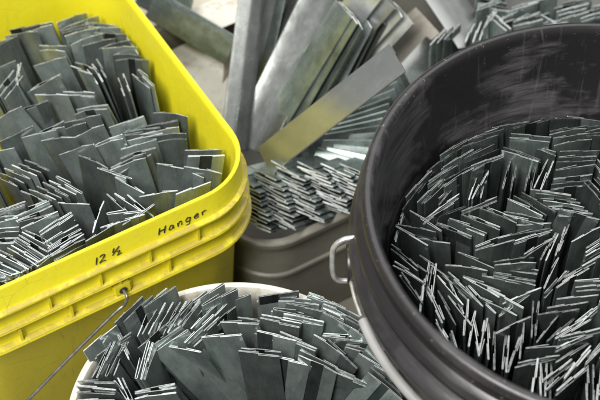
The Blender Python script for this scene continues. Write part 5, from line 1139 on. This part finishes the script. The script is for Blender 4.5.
# ------------------------------------------------------------------ long strips in the tote
STRIPS = '''
-0.1802 1.1836 0.2220 -0.0818 1.1095 0.2150 0.30 -0.85 0.45 0.0360 D|dark strip lying across the tote behind the yellow bucket corner
-0.1724 1.1842 0.2280 -0.1323 1.1594 0.2280 0.30 -0.85 0.45 0.0360 D|short dark strip end lying on the strip behind the yellow bucket
-0.0844 0.9796 0.1850 -0.0621 1.1529 0.2750 0.20 -0.40 1.00 0.0160 D|pale narrow strip standing just behind the yellow bucket, left of two
-0.0688 0.9840 0.1800 -0.0482 1.1563 0.2720 0.30 -0.40 0.90 0.0180 D|pale narrow strip standing behind the yellow bucket, right of two
-0.1140 1.0846 0.1500 -0.0772 1.1523 0.1850 -0.70 -0.50 0.30 0.0220 T|narrow brownish strip under the dark strip end
-0.0671 1.0550 0.1500 -0.0122 1.2016 0.2350 0.05 -0.35 1.00 0.0360 D|grey strip leaning between the narrow strips and the broad pale strip
-0.0614 0.9974 0.1700 0.0270 1.1516 0.2700 0.26 -0.34 0.90 0.0440 D|broad pale strip leaning back at the centre of the tote
-0.0400 1.0204 0.1600 0.0483 1.0641 0.3250 -0.75 -0.35 0.35 0.0360 D|dark edge-on strip just beside the broad pale strip
-0.0305 1.0141 0.1600 0.0547 1.0561 0.3250 -0.75 -0.35 0.35 0.0360 D|second dark edge-on strip beside the broad pale strip
-0.0199 1.0094 0.1600 0.0603 1.0551 0.3200 -0.70 -0.40 0.40 0.0360 D|third dark edge-on strip away from the broad pale strip
-0.0186 0.9939 0.1600 0.0682 1.1239 0.2450 0.10 -0.40 0.90 0.0340 D|grey strip leaning behind the bright yellowish strip
-0.0024 1.0135 0.1500 0.0712 1.0696 0.3050 -0.70 -0.40 0.40 0.0340 D|thin edge-on strip behind the bright yellowish strip
0.0071 1.0230 0.1500 0.0784 1.0782 0.3000 -0.65 -0.40 0.40 0.0340 D|narrow grey strip near the tan strip, leaning left
-0.0337 0.9972 0.1650 0.0481 1.1696 0.2380 0.10 -0.30 1.00 0.0360 D|pale strip half under the broad pale strip
-0.0163 1.0003 0.1650 0.0740 1.1520 0.2380 0.25 -0.40 0.90 0.0360 D|grey strip leaning just above the bright strip
0.0000 1.0128 0.1650 0.0862 1.1577 0.2360 0.15 -0.40 0.90 0.0360 D|grey strip leaning between bright strip and tan strip
-0.0500 1.0389 0.1500 0.0147 1.2072 0.2300 0.10 -0.40 0.90 0.0340 D|grey strip in the shade left of the broad pale strip
-0.0638 1.0330 0.1600 -0.0286 1.1734 0.2600 -0.50 -0.50 0.60 0.0340 D|dark strip standing between narrow strips and broad pale strip
0.0214 1.0389 0.1500 0.0864 1.0815 0.3000 -0.60 -0.40 0.50 0.0340 D|narrow grey strip touching the tan strip
0.0351 1.0567 0.2000 0.1168 1.0848 0.3000 -0.10 -0.50 0.80 0.0340 D|shiny strip with white end, lowest of the stack above the tan strip
0.0291 1.0615 0.2150 0.1046 1.0815 0.3150 -0.10 -0.50 0.80 0.0340 D|shiny strip, middle of the stack above the tan strip
0.0231 1.0629 0.2300 0.0936 1.0764 0.3300 -0.10 -0.50 0.80 0.0340 D|shiny strip, topmost of the stack above the tan strip
0.0138 1.0659 0.2400 0.0790 1.0798 0.3400 -0.20 -0.50 0.80 0.0340 D|shiny strip behind the stack above the tan strip
0.0542 1.0921 0.1700 0.1515 1.1360 0.2400 0.35 -0.50 0.80 0.0420 T|tan strip lying between the bright strip and the shiny plate
0.0962 1.0230 0.2120 0.1632 1.1107 0.2220 0.10 -0.60 0.80 0.0360 D|grey strip lying beside the tan strip next to the black tub
0.1132 1.0279 0.2000 0.1936 1.1281 0.2150 0.10 -0.50 0.85 0.0360 D|grey strip lying nearest the black tub rim behind the fan
0.1526 1.1905 0.2700 0.2050 1.0818 0.2500 0.45 -0.35 0.85 0.0550 D|wide shiny plate with a bright edge behind the black tub rim
-0.0390 0.9199 0.2350 0.0976 0.9358 0.3750 -0.22 -0.45 0.87 0.0345 D|bright strip with yellow sheen leaning up to the right
-0.0011 0.9580 0.2280 0.1220 1.0312 0.2460 0.05 -0.75 0.65 0.0340 D|first strip down in the fan between bright strip and black tub
0.0001 0.9567 0.2268 0.1193 1.0223 0.2430 0.11 -0.75 0.64 0.0340 D|second strip down in the fan between bright strip and black tub
0.0014 0.9554 0.2256 0.1160 1.0135 0.2400 0.10 -0.75 0.72 0.0340 D|third strip down in the fan between bright strip and black tub
0.0026 0.9541 0.2244 0.1123 1.0047 0.2370 0.02 -0.75 0.74 0.0340 D|fourth strip down in the fan between bright strip and black tub
0.0039 0.9527 0.2232 0.1084 0.9959 0.2340 0.05 -0.75 0.56 0.0340 D|fifth strip down in the fan between bright strip and black tub
0.0051 0.9514 0.2220 0.1043 0.9872 0.2310 0.14 -0.75 0.66 0.0340 D|sixth strip down in the fan between bright strip and black tub
0.0063 0.9501 0.2208 0.1001 0.9786 0.2280 0.11 -0.75 0.59 0.0340 D|seventh strip down in the fan between bright strip and black tub
0.0076 0.9488 0.2196 0.0958 0.9700 0.2250 0.14 -0.75 0.61 0.0340 D|eighth strip down in the fan between bright strip and black tub
0.0088 0.9475 0.2184 0.0914 0.9614 0.2220 0.14 -0.75 0.60 0.0340 D|ninth strip down in the fan between bright strip and black tub
0.0088 0.9461 0.2172 0.0869 0.9529 0.2190 0.11 -0.75 0.68 0.0340 D|tenth strip down in the fan between bright strip and black tub
0.0085 0.9448 0.2160 0.0823 0.9445 0.2160 0.08 -0.75 0.65 0.0340 D|eleventh strip down in the fan between bright strip and black tub
0.0082 0.9435 0.2148 0.0776 0.9361 0.2130 0.03 -0.75 0.68 0.0340 D|twelfth strip down in the fan between bright strip and black tub
0.0080 0.9422 0.2136 0.0729 0.9277 0.2100 0.13 -0.75 0.58 0.0340 D|thirteenth strip down in the fan between bright strip and black tub
0.0077 0.9409 0.2124 0.0681 0.9194 0.2070 0.11 -0.75 0.70 0.0340 D|fourteenth strip down in the fan between bright strip and black tub
0.0023 0.9802 0.1602 -0.0632 0.8857 0.2452 0.338 0.489 0.804 0.0360 S|strip end, first from the top of the leftmost leaning stack over the tote rim
0.0115 0.9708 0.1574 -0.0582 0.8793 0.2424 0.360 0.473 0.804 0.0360 D|strip end, second from the top of the leftmost leaning stack over the tote rim
0.0101 0.9704 0.1547 -0.0563 0.8764 0.2397 0.343 0.486 0.804 0.0360 D|strip end, third from the top of the leftmost leaning stack over the tote rim
0.0106 0.9666 0.1516 -0.0567 0.8733 0.2366 0.348 0.482 0.804 0.0360 S|strip end, fourth from the top of the leftmost leaning stack over the tote rim
0.0101 0.9634 0.1499 -0.0548 0.8684 0.2349 0.335 0.491 0.804 0.0360 S|strip end, fifth from the top of the leftmost leaning stack over the tote rim
0.0141 0.9581 0.1455 -0.0515 0.8636 0.2305 0.339 0.488 0.804 0.0360 S|strip end, sixth from the top of the leftmost leaning stack over the tote rim
0.0167 0.9533 0.1439 -0.0493 0.8591 0.2289 0.341 0.487 0.804 0.0360 D|strip end, seventh from the top of the leftmost leaning stack over the tote rim
0.0197 0.9489 0.1399 -0.0470 0.8552 0.2249 0.344 0.484 0.804 0.0360 D|strip end, eighth from the top of the leftmost leaning stack over the tote rim
0.0116 0.9515 0.1363 -0.0504 0.8546 0.2213 0.320 0.501 0.804 0.0360 S|strip end, ninth from the top of the leftmost leaning stack over the tote rim
0.0143 0.9466 0.1330 -0.0472 0.8494 0.2180 0.318 0.502 0.804 0.0360 S|strip end, tenth from the top of the leftmost leaning stack over the tote rim
0.0146 0.9440 0.1303 -0.0476 0.8473 0.2153 0.321 0.500 0.804 0.0360 S|strip end, eleventh from the top of the leftmost leaning stack over the tote rim
0.0265 0.9878 0.1603 -0.0402 0.8941 0.2453 0.345 0.484 0.804 0.0360 D|strip end, first from the top of the second leaning stack over the tote rim
0.0300 0.9815 0.1580 -0.0356 0.8870 0.2430 0.339 0.488 0.804 0.0360 D|strip end, second from the top of the second leaning stack over the tote rim
0.0294 0.9806 0.1555 -0.0332 0.8842 0.2405 0.324 0.498 0.804 0.0360 S|strip end, third from the top of the second leaning stack over the tote rim
0.0381 0.9712 0.1525 -0.0304 0.8788 0.2375 0.354 0.478 0.804 0.0360 S|strip end, fourth from the top of the second leaning stack over the tote rim
0.0367 0.9692 0.1503 -0.0297 0.8752 0.2353 0.343 0.485 0.804 0.0360 S|strip end, fifth from the top of the second leaning stack over the tote rim
0.0395 0.9654 0.1469 -0.0291 0.8730 0.2319 0.354 0.477 0.804 0.0360 D|strip end, sixth from the top of the second leaning stack over the tote rim
0.0402 0.9620 0.1439 -0.0273 0.8689 0.2289 0.349 0.481 0.804 0.0360 D|strip end, seventh from the top of the second leaning stack over the tote rim
0.0356 0.9621 0.1421 -0.0261 0.8650 0.2271 0.318 0.502 0.804 0.0360 S|strip end, eighth from the top of the second leaning stack over the tote rim
0.0391 0.9560 0.1398 -0.0228 0.8590 0.2248 0.320 0.501 0.804 0.0360 S|strip end, ninth from the top of the second leaning stack over the tote rim
0.0445 0.9506 0.1367 -0.0230 0.8574 0.2217 0.348 0.482 0.804 0.0360 D|strip end, tenth from the top of the second leaning stack over the tote rim
0.0479 0.9455 0.1336 -0.0202 0.8527 0.2186 0.352 0.479 0.804 0.0360 S|strip end, eleventh from the top of the second leaning stack over the tote rim
0.0439 0.9459 0.1319 -0.0195 0.8499 0.2169 0.328 0.496 0.804 0.0360 S|strip end, twelfth from the top of the second leaning stack over the tote rim
0.0477 0.9954 0.1604 -0.0165 0.8999 0.2454 0.332 0.493 0.804 0.0360 S|strip end, first from the top of the third leaning stack over the tote rim
0.0510 0.9916 0.1582 -0.0107 0.8946 0.2432 0.319 0.502 0.804 0.0360 S|strip end, second from the top of the third leaning stack over the tote rim
0.0514 0.9872 0.1555 -0.0122 0.8914 0.2405 0.329 0.495 0.804 0.0360 D|strip end, third from the top of the third leaning stack over the tote rim
0.0503 0.9866 0.1523 -0.0095 0.8884 0.2373 0.309 0.508 0.804 0.0360 S|strip end, fourth from the top of the third leaning stack over the tote rim
0.0556 0.9810 0.1496 -0.0066 0.8843 0.2346 0.322 0.500 0.804 0.0360 S|strip end, fifth from the top of the third leaning stack over the tote rim
0.0600 0.9762 0.1464 -0.0031 0.8800 0.2314 0.326 0.497 0.804 0.0360 S|strip end, sixth from the top of the third leaning stack over the tote rim
0.0601 0.9744 0.1446 -0.0002 0.8765 0.2296 0.311 0.506 0.804 0.0360 S|strip end, seventh from the top of the third leaning stack over the tote rim
0.0615 0.9700 0.1420 0.0006 0.8724 0.2270 0.314 0.504 0.804 0.0360 S|strip end, eighth from the top of the third leaning stack over the tote rim
0.0576 0.9703 0.1389 -0.0003 0.8710 0.2239 0.299 0.513 0.804 0.0360 S|strip end, ninth from the top of the third leaning stack over the tote rim
0.0677 0.9632 0.1362 0.0055 0.8665 0.2212 0.322 0.500 0.804 0.0360 S|strip end, tenth from the top of the third leaning stack over the tote rim
0.0690 0.9591 0.1344 0.0100 0.8604 0.2194 0.305 0.510 0.804 0.0360 D|strip end, eleventh from the top of the third leaning stack over the tote rim
0.0685 0.9567 0.1316 0.0093 0.8581 0.2166 0.306 0.510 0.804 0.0360 S|strip end, twelfth from the top of the third leaning stack over the tote rim
0.0730 0.9956 0.1617 0.0116 0.8984 0.2467 0.318 0.502 0.804 0.0360 S|strip end, first from the top of the fourth leaning stack over the tote rim
0.0695 0.9960 0.1584 0.0126 0.8960 0.2434 0.294 0.517 0.804 0.0360 S|strip end, second from the top of the fourth leaning stack over the tote rim
0.0763 0.9920 0.1550 0.0163 0.8939 0.2400 0.310 0.507 0.804 0.0360 S|strip end, third from the top of the fourth leaning stack over the tote rim
0.0727 0.9924 0.1509 0.0187 0.8909 0.2359 0.279 0.525 0.804 0.0360 S|strip end, fourth from the top of the fourth leaning stack over the tote rim
0.0850 0.9854 0.1472 0.0260 0.8867 0.2322 0.305 0.510 0.804 0.0360 D|strip end, fifth from the top of the fourth leaning stack over the tote rim
0.0841 0.9838 0.1442 0.0274 0.8837 0.2292 0.293 0.517 0.804 0.0360 D|strip end, sixth from the top of the fourth leaning stack over the tote rim
0.0853 0.9802 0.1417 0.0325 0.8780 0.2267 0.273 0.528 0.804 0.0360 D|strip end, seventh from the top of the fourth leaning stack over the tote rim
0.0882 0.9780 0.1375 0.0336 0.8767 0.2225 0.282 0.523 0.804 0.0360 S|strip end, eighth from the top of the fourth leaning stack over the tote rim
0.0981 0.9696 0.1349 0.0352 0.8733 0.2199 0.325 0.498 0.804 0.0360 S|strip end, ninth from the top of the fourth leaning stack over the tote rim
0.0953 0.9708 0.1307 0.0400 0.8700 0.2157 0.286 0.521 0.804 0.0360 S|strip end, tenth from the top of the fourth leaning stack over the tote rim
0.0964 0.9956 0.1613 0.0374 0.8969 0.2463 0.305 0.510 0.804 0.0360 S|strip end, first from the top of the fifth leaning stack over the tote rim
0.0976 0.9950 0.1568 0.0404 0.8953 0.2418 0.296 0.515 0.804 0.0360 D|strip end, second from the top of the fifth leaning stack over the tote rim
0.1056 0.9900 0.1528 0.0460 0.8916 0.2378 0.308 0.508 0.804 0.0360 D|strip end, third from the top of the fifth leaning stack over the tote rim
0.1076 0.9885 0.1480 0.0469 0.8908 0.2330 0.314 0.505 0.804 0.0360 D|strip end, fourth from the top of the fifth leaning stack over the tote rim
0.1057 0.9889 0.1438 0.0521 0.8872 0.2288 0.277 0.526 0.804 0.0360 D|strip end, fifth from the top of the fifth leaning stack over the tote rim
0.1165 0.9834 0.1388 0.0573 0.8848 0.2238 0.306 0.510 0.804 0.0360 D|strip end, sixth from the top of the fifth leaning stack over the tote rim
0.1183 0.9811 0.1356 0.0590 0.8826 0.2206 0.306 0.509 0.804 0.0360 S|strip end, seventh from the top of the fifth leaning stack over the tote rim
0.1148 0.9817 0.1320 0.0591 0.8810 0.2170 0.287 0.520 0.804 0.0360 D|strip end, eighth from the top of the fifth leaning stack over the tote rim
0.1140 0.9981 0.1619 0.0573 0.8981 0.2469 0.293 0.517 0.804 0.0360 D|strip end, first from the top of the rightmost leaning stack over the tote rim
0.1218 0.9954 0.1552 0.0629 0.8966 0.2402 0.304 0.511 0.804 0.0360 D|strip end, second from the top of the rightmost leaning stack over the tote rim
0.1262 0.9925 0.1490 0.0651 0.8950 0.2340 0.315 0.504 0.804 0.0360 S|strip end, third from the top of the rightmost leaning stack over the tote rim
0.1310 0.9890 0.1440 0.0701 0.8915 0.2290 0.315 0.504 0.804 0.0360 S|strip end, fourth from the top of the rightmost leaning stack over the tote rim
0.1285 0.9903 0.1377 0.0691 0.8919 0.2227 0.307 0.509 0.804 0.0360 D|strip end, fifth from the top of the rightmost leaning stack over the tote rim
0.1324 0.9905 0.1301 0.0738 0.8915 0.2151 0.303 0.511 0.804 0.0360 S|strip end, sixth from the top of the rightmost leaning stack over the tote rim
0.0152 1.0117 0.1460 -0.0448 0.8517 0.2060 0.09 -0.10 1.00 0.0360 S|dark strip low inside the tote front, first from left
0.0295 1.0178 0.1460 -0.0305 0.8578 0.2060 0.08 -0.10 1.00 0.0360 S|dark strip low inside the tote front, second from left
0.0439 1.0241 0.1460 -0.0161 0.8641 0.2060 0.10 -0.10 1.00 0.0360 S|dark strip low inside the tote front, third from left
0.0584 1.0334 0.1460 -0.0016 0.8734 0.2060 -0.01 -0.10 1.00 0.0360 S|dark strip low inside the tote front, fourth from left
0.0729 1.0368 0.1460 0.0129 0.8768 0.2060 0.05 -0.10 1.00 0.0360 S|dark strip low inside the tote front, fifth from left
0.0876 1.0409 0.1460 0.0276 0.8809 0.2060 0.02 -0.10 1.00 0.0360 S|dark strip low inside the tote front, sixth from left
0.1023 1.0500 0.1460 0.0423 0.8900 0.2060 0.03 -0.10 1.00 0.0360 S|dark strip low inside the tote front, seventh from left
0.1171 1.0562 0.1460 0.0571 0.8962 0.2060 0.04 -0.10 1.00 0.0360 S|dark strip low inside the tote front, eighth from left
0.1319 1.0603 0.1460 0.0719 0.9003 0.2060 -0.10 -0.10 1.00 0.0360 S|dark strip low inside the tote front, ninth from left
-0.1441 1.0855 0.1700 -0.0615 1.1432 0.1700 0.00 -0.10 1.00 0.1250 P|pale plastic sheet lying under the dark strip beside the yellow bucket
-0.1482 1.1559 0.2050 -0.0669 1.2059 0.2050 0.00 -0.10 1.00 0.0450 P|pale plastic sheet on the back rim of the tote
-0.0417 1.0038 0.1750 0.0399 1.1432 0.2620 -0.70 -0.40 0.45 0.0340 D|thin edge-on strip hugging the broad pale strip
-0.0254 0.9946 0.1750 0.0543 1.1057 0.2620 -0.65 -0.45 0.50 0.0340 D|thin dark strip between two grey ones above the bright strip
-0.0092 0.9946 0.1750 0.0691 1.0957 0.2620 -0.60 -0.45 0.50 0.0340 D|thin edge-on strip low beside the grey strips
-0.0560 1.0226 0.1750 0.0000 1.1711 0.2620 -0.60 -0.50 0.50 0.0340 D|thin edge-on strip shaded by the broad pale strip
-0.0614 1.0513 0.1750 -0.0261 1.1711 0.2620 0.30 -0.50 0.80 0.0340 D|grey strip close to the pale narrow strips
'''
for ln in STRIPS.strip().split('\n'):
    d, lab = ln.split('|'); *v, kd = d.split(); v = list(map(float, v))
    A, B, n, w = Vector(v[:3]), Vector(v[3:6]), Vector(v[6:9]), v[9]
    me = clip_mesh('F' if kd in 'TP' else kd, w, (B - A).length, t=.0009, bow=.004, mats=((TAN if kd == 'T' else WHITE if kd == 'P' else POLISH if 'sheen' in lab else DULL if 'strip end' in lab or 'dark' in lab or 'fan between' in lab else BRITE if 'shiny' in lab else GLOSS if 'pale' in lab or 'grey strip' in lab else ZINC), EDGE, SLOT))  # P: added sheets, bright ceiling reflection put into their pale colour
    o = bpy.data.objects.new('long_strip', me); C.objects.link(o)
    za = (B - A).normalized(); o.matrix_world = frame(B, n.cross(za) * -1, za)
    tag(o, lab, 'steel strip', 'long strips in the tote')
